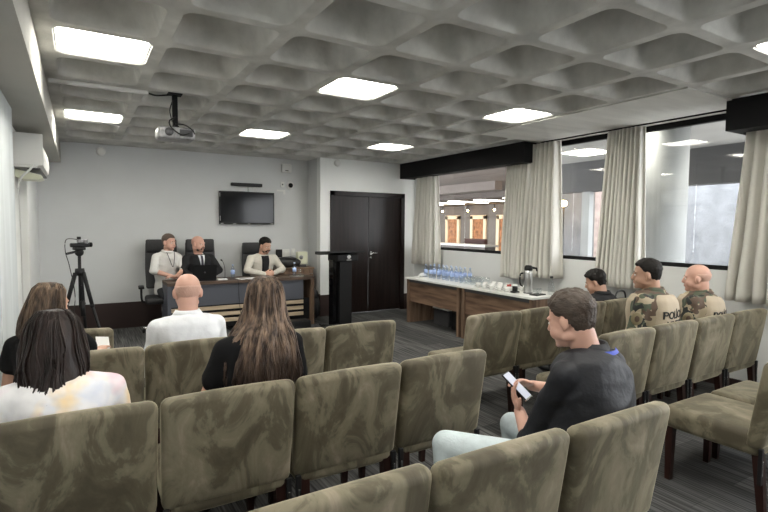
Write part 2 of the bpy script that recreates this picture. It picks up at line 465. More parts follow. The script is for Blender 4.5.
# door
d = thing('door_1', 'x', 'x'); del d['label']; del d['category']; d['kind'] = 'structure'
d.location = ((DX0+DX1)/2, YD, 0); hw = (DX1-DX0)/2
f = NB(); box(f, -hw-.04, -hw+.045, -.035, .12, 0, DZ+.04); box(f, hw-.045, hw+.04, -.035, .12, 0, DZ+.04); box(f, -hw-.04, hw+.04, -.035, .12, DZ-.04, DZ+.04)
obj('door_frame', f, 'door_wood', d)
for s in (-1, 1):
    l = obj('door_leaf', bx(min(s*.004, s*(hw-.045)), max(s*.004, s*(hw-.045)), .0, .04, .01, DZ-.04, bev=.004), 'door_wood', d)
    if s == 1:
        h = NB(); box(h, .03, .075, -.008, 0, 1.07, 1.135, bev=.003); cyl(h, (.052, -.01, 1.11), (.052, -.05, 1.11), .009)
        cyl(h, (.048, -.05, 1.11), (.17, -.05, 1.11), .010)
        obj('door_handle', h, 'chrome', l)
        h = NB(); cyl(h, (.05, 0, 1.02), (.05, -.012, 1.02), .024, seg=20); obj('lock_rose', h, 'chrome', l)

# windows of the right wall
joints = [8.1, 6.74, 5.65, 4.514, 2.94, 1.4, 0.0, -1.5, -3.3]
for k, (a, b) in enumerate(zip(joints, joints[1:])):
    f = NB(); box(f, XW+.02, XW+.08, b, a, 1.19, 1.235); box(f, XW+.02, XW+.08, b, a, H-.075, H)
    if k in (0, 7): box(f, XW+.02, XW+.08, (a-.03 if k == 0 else b), (a if k == 0 else b+.03), 1.19, H)
    o = struct('window_%d' % (k+1), f, 'black_matte')
    obj('glass_pane', bx(XW+.045, XW+.053, b+.003, a-.003, 1.235, H-.075), 'glass', o)

# ------------------------------------------------------------------ ceiling fixtures
lights = [(-1, -1, 'long rectangular looking light panel nearest the left wall beam, the largest in view'),
          (-1, 3, 'light panel by the left wall beam farther back, near the back wall'),
          (2, 3, 'light panel in the ceiling left of the door, in front of the television'),
          (2, -1, 'light panel in the middle of the ceiling'),
          (5, 3, 'small far light panel in the ceiling in front of the dark double door'),
          (5, -1, 'light panel beside the flat ceiling slab above the serving tables'),
          (5, -5, 'light panel cut by the right edge of the photo')]
P0 = None
for (i, j, lab) in lights + [(-1, -5, 'u'), (2, -5, 'u'), (-1, -9, 'u'), (2, -9, 'u'), (5, -9, 'u')]:
    cx, cy = X0+S*(i+.5), Y0+S*(j+.5)
    if lab == 'u': lab = 'light panel in the ceiling above and behind the viewpoint'
    lab = 'square glowing ' + lab if not lab.startswith('long') else 'glowing ' + lab
    if P0 is None:
        P0 = thing('ceiling_light', lab, 'ceiling light', (cx, cy, H+.004), 0, 'light panels in the waffle ceiling')
        p = NB(); prism(p, rrect(.272, .272, .08, 7), .022, .03); obj('diffuser', p, 'lamp', P0)
        q = NB(); o_ = rrect(.282, .282, .085, 7); i_ = rrect(.268, .268, .078, 7); n = len(o_)
        vs = [[q.verts.new((x, y, z)) for x, y in pp] for pp, z in ((o_, .008), (o_, .034), (i_, .034), (i_, .008))]
        for a, b in zip(vs, vs[1:]+vs[:1]):
            for k in range(n): q.faces.new([a[k], a[(k+1) % n], b[(k+1) % n], b[k]])
        obj('rim', q, 'white_plastic', P0)
    else: dup(P0, (cx, cy, H+.004), 0, lab)

# conduit on the rib and the projector
c = NB(); box(c, -.19, .56, 5.0, 5.045, H-.032, H-.002, bev=.006)
tag(obj('cable_trunking', c, 'white_plastic'), 'white cable trunking strip running along a ceiling rib', 'cable trunking')
pj = thing('projector', 'grey ceiling projector hanging on a black pole with loose cables', 'projector', (.775, 5.0, 2.44))
b = NB(); box(b, -.155, .155, -.12, .13, -.055, .05, bev=.02, seg=3); obj('housing', b, 'silver_paint', pj, True)
b = NB(); cyl(b, (-.07, -.12, 0), (-.07, -.135, 0), .035, seg=24); obj('lens', b, 'dark_grey', pj)
b = NB(); box(b, .02, .13, -.124, -.119, -.03, .03); obj('vent', b, 'dark_grey', pj)
b = NB(); box(b, -.022, .022, -.022, .022, .05, H-2.44-.001); box(b, -.06, .06, -.05, .05, H-2.44-.012, H-2.44); obj('pole', b, 'black_matte', pj)
b = NB(); box(b, -.10, .10, -.02, .02, .048, .065); box(b, -.02, .02, -.09, .09, .048, .065); obj('bracket', b, 'black_matte', pj)
b = NB()
tube(b, spline([(0, -.03, .15), (-.06, -.09, .10), (-.05, -.12, .04), (.03, -.14, -.02), (.10, -.135, .0)]), .006)
tube(b, spline([(0, -.03, .09), (.06, -.13, .07), (.12, -.15, .03), (.15, -.12, 0)]), .006)
tube(b, spline([(-.02, -.02, .3), (-.05, -.05, .2), (-.03, -.05, .1)]), .005)
obj('cable', b, 'cable', pj)
c = NB(); tube(c, spline([(.56, 5.02, H-.02), (.62, 5.02, H-.03), (.70, 5.01, H-.02), (.75, 5.0, H-.012)]), .008)
tag(obj('cable', c, 'cable'), 'short black cable between the white trunking and the projector pole', 'cable')

# smoke detectors
b = NB(); lathe(b, [(0, 0), (.06, 0), (.065, -.012), (.06, -.03), (.035, -.042), (0, -.044)], 28)
sd = obj('wall_sounder', b, 'white_plastic', smooth=True); sd.rotation_euler = (R(-90), 0, 0)
sd.rotation_euler = (R(90), 0, 0)
sd.rotation_euler = (R(-90), 0, 0); sd.location = (.307, YB-.001, 2.70)
sd.scale = (1, 1, 1)
tag(sd, 'round white detector high on the grey back wall near the left corner', 'detector', 'round white detectors')
s2 = sd.copy(); COL.objects.link(s2); s2.location = (3.963, YD-.001, 2.73); s2['label'] = 'round white detector high on the wall above the double door'

# ------------------------------------------------------------------ pelmets and curtains
for y0, y1, lab in ((5.04, YD-.003, 'black box pelmet over the far windows, reaching the door wall'), (YN+.01, 2.42, 'black box pelmet at the right edge above the nearest curtain')):
    b = NB(); x = 5.30 if y0 > 0 else 5.15
    box(b, x, x+.02, y0, y1, 2.52, H-.002); box(b, x+.02, XW-.001, y0, y0+.02, 2.52, H-.002); box(b, x+.02, XW-.001, y1-.02, y1, 2.52, H-.002)
    box(b, x+.02, x+.22, y0+.02, y1-.02, 2.52, 2.535)
    tag(obj('pelmet', b, 'black_matte'), lab, 'pelmet', 'black pelmets')

def curtain(y0t, y1t, y0b, y1b, ztop, zbot, folds, lab, xoff=0.0, seed=0, amp=.085):
    rnd = random.Random(seed); bm = NB()
    nu, nv = folds*12, 24
    ph = [rnd.uniform(-.7, .7) for _ in range(folds+2)]; am = [rnd.uniform(.55, 1.15) for _ in range(folds+2)]
    grid = []
    for j in range(nv+1):
        v = j/nv; row = []
        z = ztop+(zbot-ztop)*v
        for i in range(nu+1):
            u = i/nu; k = u*folds; ki = int(min(k, folds-1)); fr = k-ki
            a = am[ki]*(1-fr)+am[ki+1]*fr; p = ph[ki]*(1-fr)+ph[ki+1]*fr
            sp_ = .75+.5*v
            yy = (y0t+(y1t-y0t)*u)*(1-v)+(y0b+(y1b-y0b)*u)*v
            sn = math.sin(2*PI*k+p*v*1.6)
            x = 5.52+xoff-amp*a*sp_*(abs(sn)**.55)*(1 if sn > 0 else -1) - .012*noise.noise(Vector((u*9+seed, v*2.2, 1)))
            yy += .018*a*math.sin(4*PI*k+p*2)*v + .02*noise.noise(Vector((u*5, v*3, seed)))*v
            row.append(bm.verts.new((x, yy, z)))
        grid.append(row)
    for j in range(nv):
        for i in range(nu):
            f = bm.faces.new([grid[j][i], grid[j][i+1], grid[j+1][i+1], grid[j+1][i]]); f.smooth = True
    o = obj('curtain', bm, 'curtain_cloth'); sm = o.modifiers.new('s', 'SOLIDIFY'); sm.thickness = .003
    return tag(o, lab, 'curtain', 'cream curtains on the window wall')
curtain(7.86, 7.30, 7.98, 7.24, 2.70, .905, 9, 'narrow cream curtain beside the double door, leftmost on the window wall', seed=1)
curtain(5.56, 5.09, 5.60, 5.17, 2.70,   .86, 8, 'cream curtain hanging under the end of the far black pelmet', seed=2, xoff=.02)
curtain(5.06, 4.62, 5.12, 4.59, H-.03, .92, 6, 'tall cream curtain reaching the ceiling, right behind the steel thermos', seed=3)
curtain(3.88, 3.43, 4.00, 3.40, H-.03, .91, 9, 'cream pleated curtain hanging behind the dark haired seated man in black suit', seed=4, amp=.07)
curtain(2.385, 1.62, 2.50, 1.40, 2.70, .91, 9, 'cream curtain at the right edge of the photo, under the near pelmet', seed=5, amp=.085)
cr = NB(); cyl(cr, (5.50, YD-.05, 2.715), (5.50, 4.96, 2.715), .012)
tag(obj('curtain_rail', cr, 'white_plastic'), 'curtain rail hidden inside the far black pelmet', 'curtain rail', 'curtain rails')
cr = NB(); cyl(cr, (5.50, 4.92, H-.018), (5.50, 2.38, H-.018), .010)
tag(obj('curtain_rail', cr, 'black_matte'), 'thin black curtain rail along the flat ceiling slab', 'curtain rail', 'curtain rails')
cr = NB(); cyl(cr, (5.50, 2.34, 2.715), (5.50, YN+.1, 2.715), .012)
tag(obj('curtain_rail', cr, 'white_plastic'), 'curtain rail hidden inside the near black pelmet', 'curtain rail', 'curtain rails')

# ------------------------------------------------------------------ air conditioner on the left wall
ac = thing('air_conditioner', 'white wall air conditioner under the left ceiling beam', 'air conditioner', (XL+.002, 6.3, 2.13))
b = NB()
prof = [(0, 0), (.17, 0), (.215, .04), (.225, .12), (.215, .22), (.19, .29), (.0, .30)]
m4 = Matrix(((1, 0, 0, 0), (0, 0, 1, 0), (0, 1, 0, 0), (0, 0, 0, 1)))
prism(b, prof, -.62, .62, mtx=m4); bmesh.ops.recalc_face_normals(b, faces=b.faces[:])
obj('housing', b, 'white_plastic', ac)
b = NB(); box(b, .0, .228, -.63, -.615, .02, .31, bev=.005); obj('side_cap', b, 'white_plastic', ac)
b = NB(); box(b, .10, .20, -.55, .55, -.012, .002); obj('louvre', b, 'dark_grey', ac)
b = NB(); tube(b, spline([(.15, -.60, .06), (.13, -.66, -.02), (.06, -.66, -.10), (.03, -.6, -.2)]), .010); obj('drain_hose', b, 'white_plastic', ac)
b = NB()
g = [(0, 0, 0), (.0, 0, -.09), (.05, 0, -.13), (.16, 0, -.15), (.21, 0, -.13)]
pr_ = [(0, -.01), (.20, -.055), (.215, -.085), (.19, -.10), (.05, -.10), (0, -.08)]
prism(b, pr_, -.50, -.2, mtx=m4); bmesh.ops.recalc_face_normals(b, faces=b.faces[:]); obj('drip_tray', b, 'offwhite_plastic', ac)
b = bx(XL, XL+.07, 6.12, 6.24, .40, 2.045, bev=.01)
tag(obj('pipe_duct', b, 'white_plastic'), 'white vertical pipe duct on the left wall below the air conditioner', 'duct')

# ------------------------------------------------------------------ things on the back wall
tv = thing('television', 'wall mounted black flat television with dark reflective screen', 'television', (2.495, YB, 1.905))
b = NB(); box(b, -.475, .475, -.07, -.02, -.28, .28, bev=.008); obj('housing', b, 'black_plastic', tv)
b = NB(); box(b, -.455, .455, -.073, -.069, -.25, .262); obj('screen', b, 'black_gloss', tv)
b = NB(); box(b, -.15, .15, -.03, 0, -.12, .12); obj('wall_mount', b, 'dark_grey', tv)
for x, w_, z, h_ in ((-.46, .05, -.272, .01), (.40, .05, -.272, .01), (-.25, .05, -.276, .01), (0, .04, -.276, .01), (-.471, .008, .18, .07), (-.471, .008, -.22, .08)):
    obj('reflective_sticker', bx(x, x+w_, -.0745, -.0725, z, z+h_), 'white_plastic', tv)
sb = thing('soundbar', 'slim black soundbar on the wall above the television', 'soundbar', (2.49, YB, 2.305))
b = NB(); box(b, -.27, .27, -.07, -.01, -.028, .028, bev=.012, seg=3); obj('housing', b, 'black_plastic', sb)
b = NB(); box(b, -.2, .2, -.01, 0, -.015, .015); obj('wall_mount', b, 'dark_grey', sb)
b = NB(); tube(b, [(.03, -.01, -.03), (.032, -.012, -.08), (.03, -.012, -.12)], .004); obj('cable', b, 'cable', sb)
rt = thing('wall_box', 'white square box high on the back wall right of the television', 'wall box', (3.214, YB, 2.63))
b = NB(); box(b, -.095, .095, -.045, 0, -.075, .085, bev=.02, seg=3); obj('housing', b, 'white_plastic', rt)
b = NB(); box(b, -.03, .03, -.048, -.044, -.045, -.03); obj('label_plate', b, 'dark_grey', rt)
th = thing('thermostat', 'small white control beside the round black camera on the wall', 'thermostat', (3.14, YB, 2.34))
b = NB(); box(b, -.035, .035, -.025, 0, -.05, .05, bev=.006); obj('housing', b, 'white_plastic', th)
b = NB(); box(b, -.012, .012, -.028, -.024, -.01, .015); obj('button', b, 'dark_grey', th)
wc = thing('security_camera', 'round white camera with black dome on the back wall', 'camera', (3.29, YB, 2.335))
b = NB(); cyl(b, (0, 0, 0), (0, -.03, 0), .07, .062, seg=28); obj('base', b, 'white_plastic', wc)
b = NB(); ell(b, (0, -.03, 0), (.042, .03, .042)); obj('dome', b, 'black_gloss', wc)
b = NB(); box(b, 3.04, 3.20, YB-.004, YB, 2.22, 2.25); box(b, 3.16, 3.20, YB-.004, YB, 2.17, 2.22)
tag(obj('wall_sticker', b, 'white_plastic'), 'small pale sticker on the wall under the thermostat', 'sticker')
so = thing('wall_socket', 'black square socket low on the back wall behind the man in cream blazer', 'socket', (3.07, YB, 1.11))
b = NB(); box(b, -.055, .055, -.04, 0, -.07, .07, bev=.006); obj('plate', b, 'black_plastic', so)
so = thing('wall_switch', 'white wide switch plate beside the black socket', 'switch plate', (3.20, YB, 1.11))
b = NB(); box(b, -.07, .07, -.015, 0, -.07, .07, bev=.006); obj('plate', b, 'white_plastic', so)
b = NB(); box(b, -.03, .03, -.02, -.014, -.03, .03, bev=.003); obj('rocker', b, 'porcelain', so)
so = thing('wall_switch', 'small pale switch plate right of the white wide one', 'switch plate', (3.34, YB, 1.13))
b = NB(); box(b, -.035, .035, -.012, 0, -.06, .06, bev=.005); obj('plate', b, 'white_plastic', so)
b = NB(); box(b, -.012, .012, -.017, -.011, -.02, .02, bev=.002); obj('rocker', b, 'porcelain', so)

# ------------------------------------------------------------------ olive suede chairs
def soft_slab(wx, y0, y1, z0, z1, bev, puff=.0, seg=4):
    "upholstered block with puffed faces"
    bm = bmesh.new(); nx, ny, nz = 10, 4, 8
    box(bm, -wx/2, wx/2, y0, y1, z0, z1, bev=bev, seg=seg)
    bmesh.ops.subdivide_edges(bm, edges=[e for e in bm.edges if e.calc_length() > .12], cuts=5, use_grid_fill=True)
    cy, cz = (y0+y1)/2, (z0+z1)/2
    for v in bm.verts:
        fx = max(0, 1-(2*v.co.x/wx)**2); fy = max(0, 1-(2*(v.co.y-cy)/(y1-y0))**2); fz = max(0, 1-(2*(v.co.z-cz)/(z1-z0))**2)
        if puff:
            if (y1-y0) < (z1-z0): v.co.y += puff*fx*fz*(1 if v.co.y > cy else -1)
            else: v.co.z += puff*fx*fy*(1 if v.co.z > cz else -1)
    for f in bm.faces: f.smooth = True
    return bm
def make_chair():
    t = thing('upholstered_chair', 'x', 'chair')
    s = soft_slab(.550, -.25, .315, .345, .480, .038, .012)
    obj('seat', s, 'suede', t)
    b = soft_slab(.586, -.272, -.185, .385, .895, .036, .006)
    for v in b.verts:                                 # lean, crown of the top edge and a slight hollow
        k = (v.co.z-.385)/.512
        v.co.y += -.055*k + .02*(1-k)
        v.co.y += .028*(1-(2*v.co.x/.585)**2)*(-.6)*(k)
        if k > .8: v.co.z += .012*(1-(2*v.co.x/.585)**2)
        v.co.x *= 1-.02*(1-k)
    obj('backrest', b, 'suede', t)
    for sx in (-1, 1):
        l = NB(); x = sx*.235
        v = [l.verts.new(p) for p in ((x-.024, .24, .36), (x+.024, .24, .36), (x+.024, .288, .36), (x-.024, .288, .36), (x-.016, .25, 0), (x+.016, .25, 0), (x+.016, .283, 0), (x-.016, .283, 0))]
        for q in ((3, 2, 1, 0), (4, 5, 6, 7), (0, 1, 5, 4), (1, 2, 6, 5), (2, 3, 7, 6), (3, 0, 4, 7)): l.faces.new([v[i] for i in q])
        obj('leg', l, 'mahogany', t)
        l = NB()
        v = [l.verts.new(p) for p in ((x-.024, -.245, .40), (x+.024, -.245, .40), (x+.024, -.195, .40), (x-.024, -.195, .40), (x-.017, -.275, 0), (x+.017, -.275, 0), (x+.017, -.24, 0), (x-.017, -.24, 0))]
        for q in ((3, 2, 1, 0), (4, 5, 6, 7), (0, 1, 5, 4), (1, 2, 6, 5), (2, 3, 7, 6), (3, 0, 4, 7)): l.faces.new([v[i] for i in q])
        obj('leg', l, 'mahogany', t)
        l = NB(); x = sx*.272
        box(l, x-.013, x+.013, -.262, -.242, .20, .405, bev=.003)
        br = obj('linking_bracket', l, 'black_plastic', t)
        l = NB(); box(l, x-.005, x+.005, -.2655, -.2615, .255, .34, bev=.002); obj('link_slot', l, 'chrome', br)
    return t
ch0 = make_chair(); used = False
def chair(x, yback, rz, label, group, dz=0):
    "x of the centre, yback = rear face at the top of the back"
    global used
    ly = -.335                                        # local y of the rear face at the top
    loc = (x+.022 - (-math.sin(rz))*ly*1.0, yback - math.cos(rz)*ly, dz)
    if not used:
        used = True; ch0.location = loc; ch0.rotation_euler = (0, 0, rz); ch0['label'] = label; ch0['group'] = group; return ch0
    return dup(ch0, loc, rz, label, group)
G = 'olive suede chairs in rows'
j = lambda: R(random.uniform(-.6, .6))
chair(.585, 1.16, j(), 'olive suede chair at the bottom left of the nearest row, only its top showing', G)
chair(1.175, 1.135, j(), 'olive suede chair in the nearest row, left of the phone man chair', G)
chair(1.775, 1.115, j(), 'olive suede chair directly behind the man in black shirt holding a phone', G)
for k, l in enumerate(['olive suede chair at the left edge, the tie-dye top woman sits in it', 'olive suede chair with the long haired woman in black sitting in it',
                       'empty olive suede chair directly right of the long haired woman, same row', 'empty olive suede chair at the aisle, beside the knees in light jeans']):
    chair(-.055+.594*k, 2.165, j(), l, G)
for k, l in enumerate(['olive suede chair of the brown haired woman in black, left of the bald man', 'olive suede chair with the bald man in white shirt sitting in it',
                       'olive suede chair hidden mostly behind the long brown hair, right of the bald man', 'empty olive suede aisle chair one row beyond the long haired woman']):
    chair(.0+.585*k, 3.20, j(), l, G)
chair(-.125, 3.90, R(1), 'empty olive suede chair in front of the brown haired woman near the left wall', G)
chair(-.445, 5.18, R(-90), 'olive suede chair turned sideways against the left wall, only its edge showing', G)
for k, l in enumerate(['empty olive suede aisle chair before the serving tables, its seat showing', 'empty olive suede chair behind the head of the man with phone, front right row',
                       'olive suede chair left of the dark haired man in black suit, front right row', 'olive suede chair directly behind the dark haired man in black suit']):
    chair(2.94+.58*k, 3.04, j(), l, G)
for k, l in enumerate(['olive suede chair right of the man with phone, leftmost of the officers row', 'olive suede chair behind the dark haired officer',
                       'olive suede chair behind the bald officer', 'olive suede chair farthest right in the officers row, under the curtain']):
    chair(3.27+.585*k, 2.06, j(), l, G)
chair(3.44, 1.155, j(), 'nearest olive suede chair at lower right showing its whole seat and dark front legs', G)
chair(4.03, 1.155, j(), 'olive suede chair at the right edge, next to the one showing its whole seat', G)

# ------------------------------------------------------------------ serving tables and what stands on them
TZ = .76
def serving_table(y0, y1, lab, rounded=False):
    t = thing('serving_table', lab, 'table', (4.69, y0, 0), 0, 'serving tables under the windows')
    L = y1-y0; D = .66
    tp = NB()
    if rounded:
        pts = [(0.05, 0), (D, 0), (D, L), (0, L), (0, .06), (.012, .02)]
        prism(tp, pts, TZ-.028, TZ)
    else: box(tp, 0, D, 0, L, TZ-.028, TZ, bev=.003)
    obj('tabletop', tp, 'white_top', t)
    for yy in (.02, L-.08): obj('leg', bx(.02, .62, yy, yy+.055, 0, TZ-.028, bev=.002), 'walnut_z', t)
    obj('front_panel', bx(.05, .075, .075, L-.08, .36, TZ-.028), 'walnut_y', t)
    obj('top_rail', bx(.03, .05, .075, L-.08, TZ-.075, TZ-.028), 'dark_grey', t)
    return t
serving_table(4.26, 5.64, 'long walnut serving table with white top holding cups and steel thermos')
serving_table(5.65, 7.06, 'walnut serving table with white top nearest the door, holding the water bottles')
# two boxes on the floor under the far table
b = thing('storage_box', 'pale grey box on the floor under the serving table nearest the door', 'box', (5.18, 6.5, 0))
q = NB(); box(q, -.16, .16, -.2, .2, 0, .26, bev=.02); obj('body', q, 'dark_grey', b)
q = NB(); box(q, -.17, .17, -.21, .21, .26, .285, bev=.01); obj('lid', q, 'white_plastic', b)
b = thing('storage_box', 'black case on the floor under the serving table, beside the middle legs', 'box', (5.15, 5.95, 0))
q = NB(); box(q, -.18, .18, -.22, .22, 0, .3, bev=.02); obj('body', q, 'black_plastic', b)
q = NB(); box(q, -.06, .06, -.015, .015, .3, .33, bev=.005); obj('handle', q, 'black_plastic', b)

def make_bottle(h=.22, cap_m='bottle_cap'):
    t = thing('water_bottle', 'x', 'bottle')
    b = NB(); k = h/.22
    lathe(b, [(0, .003), (.026, 0), (.031, .008), (.031, .05), (.0285, .06), (.031, .07), (.031, .13), (.028, .15), (.013, .185), (.0125, .20), (0, .20)], 14, mtx=Matrix.Diagonal((1, 1, k, 1)))
    obj('body', b, 'clear_plastic', t)
    b = NB(); cyl(b, (0, 0, .2*k), (0, 0, .22*k), .015, seg=12); obj('bottle_cap', b, cap_m, t)
    b = NB(); cyl(b, (0, 0, .068*k), (0, 0, .132*k), .0318, seg=14); obj('label_band', b, 'bottle_label', t)
    return t
bt0 = make_bottle(); n = 0
for r_ in range(2):
    for k in range(9):
        y = 6.88-.115*k; x = 5.00+.16*r_+random.uniform(-.01, .01); y += random.uniform(-.01, .01)
        lab = 'plastic water bottle with blue label in the cluster on the table nearest the door'
        if n == 0: bt0.location = (x, y, TZ); bt0['label'] = lab; bt0['group'] = 'water bottles on the serving table'
        else: dup(bt0, (x, y, TZ), random.uniform(0, 6), lab, 'water bottles on the serving table')
        n += 1
def make_glass():
    b = NB()
    lathe(b, [(0, 0), (.022, 0), (.026, .004), (.034, .11), (.0325, .11), (.0325, .108)], 16)
    return tag(obj('drinking_glass', b, 'drinking_glass', smooth=True), 'clear drinking glass standing upright between the water bottles and the white cups', 'glass', 'drinking glasses on the serving table')
g0 = make_glass(); n = 0
for r_ in range(3):
    for k in range(5):
        p = (4.93+.10*r_, 5.88-.085*k+random.uniform(-.01, .01), TZ)
        if n == 0: g0.location = p
        else:
            o = g0.copy(); COL.objects.link(o); o.location = p
        n += 1
def make_cup():
    t = thing('coffee_cup', 'white porcelain cup on a saucer in the group left of the steel thermos', 'cup', (0, 0, 0), 0, 'white cups on the serving table')
    b = NB(); lathe(b, [(.018, .012), (.022, .014), (.034, .035), (.038, .065), (.035, .065), (.030, .035), (0, .018)], 18); c_ = obj('bowl', b, 'porcelain', t)
    b = NB(); tube(b, spline([(.034, 0, .055), (.055, 0, .052), (.055, 0, .032), (.032, 0, .03)], 5), .004, 6); obj('handle', b, 'porcelain', t)
    b = NB(); lathe(b, [(.03, 0), (.035, .004), (.062, .013), (.06, .016), (.03, .008), (0, .008)], 20); obj('saucer', b, 'porcelain', t)
    return t
c0 = make_cup(); n = 0
for r_ in range(3):
    for k in range(5):
        p = (4.83+.15*r_, 5.40-.14*k+random.uniform(-.01, .01), TZ)
        if n == 0: c0.location = p
        else: dup(c0, p, random.uniform(0, 6))
        n += 1
t = thing('thermos', 'tall stainless steel pump thermos with black lid on the serving table', 'thermos', (4.97, 4.60, TZ), R(-40))
b = NB(); lathe(b, [(0, 0), (.052, 0), (.055, .01), (.055, .27), (.048, .30), (0, .30)], 28); obj('body', b, 'steel', t)
b = NB(); lathe(b, [(.049, .295), (.053, .31), (.051, .345), (.036, .362), (0, .365)], 24); obj('lid', b, 'black_plastic', t)
b = NB(); cap(b, (.04, 0, .335), (.10, 0, .325), .016, .012); cap(b, (.10, 0, .325), (.105, 0, .295), .012, .01); obj('spout', b, 'black_plastic', t)
b = NB(); tube(b, spline([(-.065, 0, .26), (-.10, 0, .24), (-.10, 0, .12), (-.065, 0, .09)], 6), .010); obj('handle', b, 'black_plastic', t)
b = NB(); lathe(b, [(.054, 0), (.0565, .002), (.0565, .012), (.054, .014)], 28); obj('base_ring', b, 'black_plastic', t)
t = thing('sweetener_holder', 'small black holder with sachets beside the steel thermos', 'sachet holder', (4.86, 4.72, TZ))
b = NB(); box(b, -.05, .05, -.035, .035, 0, .02, bev=.004); box(b, -.02, .02, -.03, .03, .02, .085, bev=.003); obj('holder', b, 'black_plastic', t)
t = thing('sugar_bowl', 'white sugar pot with red and white packets right of the cups', 'sugar pot', (4.86, 4.82, TZ))
b = NB(); lathe(b, [(0, 0), (.04, 0), (.046, .05), (.044, .07), (0, .07)], 18); obj('pot', b, 'porcelain', t)
b = NB(); box(b, -.02, .01, -.004, .004, .06, .10, mtx=Matrix.Rotation(.2, 4, 'Y')); box(b, -.03, .0, .01, .016, .06, .095); obj('sachet', b, 'red', t)
t = thing('serving_tray', 'small dark tray with glass ware on the table end right of the thermos', 'tray', (4.95, 4.42, TZ), R(10))
b = NB(); box(b, -.10, .10, -.06, .06, 0, .012, bev=.004); obj('tray', b, 'black_plastic', t)
for px, py in ((-.04, 0.0), (.05, .02)):
    o = g0.copy(); COL.objects.link(o); o.location = (4.95+px, 4.42+py, TZ+.013); o.scale = (1, 1, .6); o['label'] = 'short clear glass standing on the dark tray right of the thermos'; o['group'] = 'short glasses on the tray'
t = thing('water_carafe', 'clear glass bottle with dark stopper at the right end of the serving table', 'bottle', (5.13, 4.36, TZ))
b = NB(); lathe(b, [(0, .003), (.04, 0), (.045, .01), (.043, .10), (.02, .17), (.017, .21), (0, .21)], 18); obj('body', b, 'drinking_glass', t)
b = NB(); cyl(b, (0, 0, .21), (0, 0, .235), .02, seg=14); obj('stopper', b, 'dark_grey', t)
b = NB()
ell(b, (0, 0, .025), (.10, .06, .025)); ell(b, (.03, .05, .03), (.07, .05, .03))
for v in b.verts: v.co += Vector((0, 0, .012*noise.noise(v.co*40))); v.co.z = max(0, v.co.z)
tag(obj('napkin_heap', b, 'paper', loc=(4.96, 6.93, TZ)), 'crumpled white napkins at the door end of the serving table', 'napkins')

# ------------------------------------------------------------------ speakers' desk
dk = thing('conference_desk', 'long dark walnut speakers desk with grey front and beige slats', 'desk', (2.155, 7.6, 0))
hw = 1.115; DH = .785; YR = .56
obj('desktop', bx(-hw, hw, 0, YR, DH-.045, DH, bev=.003), 'desk_walnut', dk)
for s in (-1, 1):
    obj('side_panel', bx(min(s*hw, s*(hw-.05)), max(s*hw, s*(hw-.05)), .01, YR, 0, DH-.045), 'walnut_z' if s > 0 else 'desk_panel', dk)
obj('modesty_panel', bx(-hw+.05, hw-.18, .03, .05, .43, DH-.045), 'desk_panel', dk)
obj('rear_panel', bx(-hw+.05, hw-.05, .10, .12, .08, .43), 'black_matte', dk)
for k in range(3): obj('slat', bx(-hw+.05, hw-.18, .03, .05, .365-.095*k-.01, .365-.095*k+.045), 'beige_wood', dk)
# laptop
def laptop(loc, rz, lab):
    t = thing('laptop', lab, 'laptop', loc, rz)
    obj('base', bx(-.17, .17, -.12, .12, 0, .018, bev=.004), 'black_plastic', t)
    b = NB(); box(b, -.17, .17, -.004, .004, 0, .235, bev=.003, mtx=Matrix.Translation((0, -.12, .016)) @ Matrix.Rotation(R(14), 4, 'X')); l = obj('screen_lid', b, 'black_matte', t)
    b = NB(); cyl(b, (0, 0, 0), (0, -.002, 0), .012, seg=16); bmesh.ops.transform(b, matrix=Matrix.Translation((0, -.12, .016)) @ Matrix.Rotation(R(14), 4, 'X') @ Matrix.Translation((0, -.004, .12)), verts=b.verts[:])
    obj('lid_badge', b, 'dark_grey', l)
laptop((1.56, 7.80, DH), 0, 'open black laptop in front of the bald man in the black suit')
o = dup(bt0, (2.02, 7.86, DH), 0, 'water bottle on the desk between the laptop and the man in cream blazer', 'bottles on the speakers desk')
o = dup(bt0, (2.98, 7.74, DH+.01), 1, 'water bottle on a small tray at the right end of the speakers desk', 'bottles on the speakers desk')
b = NB(); lathe(b, [(0, 0), (.11, 0), (.12, .008), (.115, .01), (0, .006)], 28)
tag(obj('saucer_tray', b, 'steel', smooth=True, loc=(3.02, 7.74, DH)), 'round steel tray under the bottle and glass at the right end of the desk', 'tray')
o = g0.copy(); COL.objects.link(o); o.location = (3.06, 7.72, DH+.009); o['label'] = 'clear glass beside the bottle on the tray of the speakers desk'; o['group'] = 'glasses on the speakers desk'
b = NB(); box(b, -.15, .15, -.10, .10, 0, .006, mtx=Matrix.Rotation(.2, 4, 'Z')); box(b, .12, .36, -.08, .08, .0, .004, mtx=Matrix.Rotation(-.1, 4, 'Z'))
tag(obj('paper_sheets', b, 'paper', loc=(2.22, 7.76, DH)), 'white paper sheets on the desk in front of the man in cream blazer', 'papers')
b = NB(); box(b, -.07, .07, -.05, .05, 0, .02, bev=.004)
tag(obj('note_pad', b, 'paper', loc=(1.83, 7.74, DH)), 'small white pad on the desk right of the laptop', 'notepad')
t = thing('desk_microphone', 'thin black gooseneck microphone on the desk right of the laptop', 'microphone', (1.90, 7.86, DH))
b = NB(); cyl(b, (0, 0, 0), (0, 0, .02), .045, .04, seg=20); obj('base', b, 'black_plastic', t)
b = NB(); tube(b, spline([(0, 0, .02), (0, .0, .15), (-.01, .04, .24), (-.02, .10, .28)], 6), .004); obj('stem', b, 'black_plastic', t)
b = NB(); cap(b, (-.02, .10, .28), (-.025, .13, .285), .010, .012); obj('capsule', b, 'black_matte', t)
b = NB(); tube(b, spline([(1.95, 7.75, DH+.004), (2.0, 7.62, DH+.006), (2.03, 7.585, DH-.02), (2.04, 7.58, .5), (2.07, 7.57, .2), (2.12, 7.5, .01), (2.5, 7.45, .01)], 6), .004)
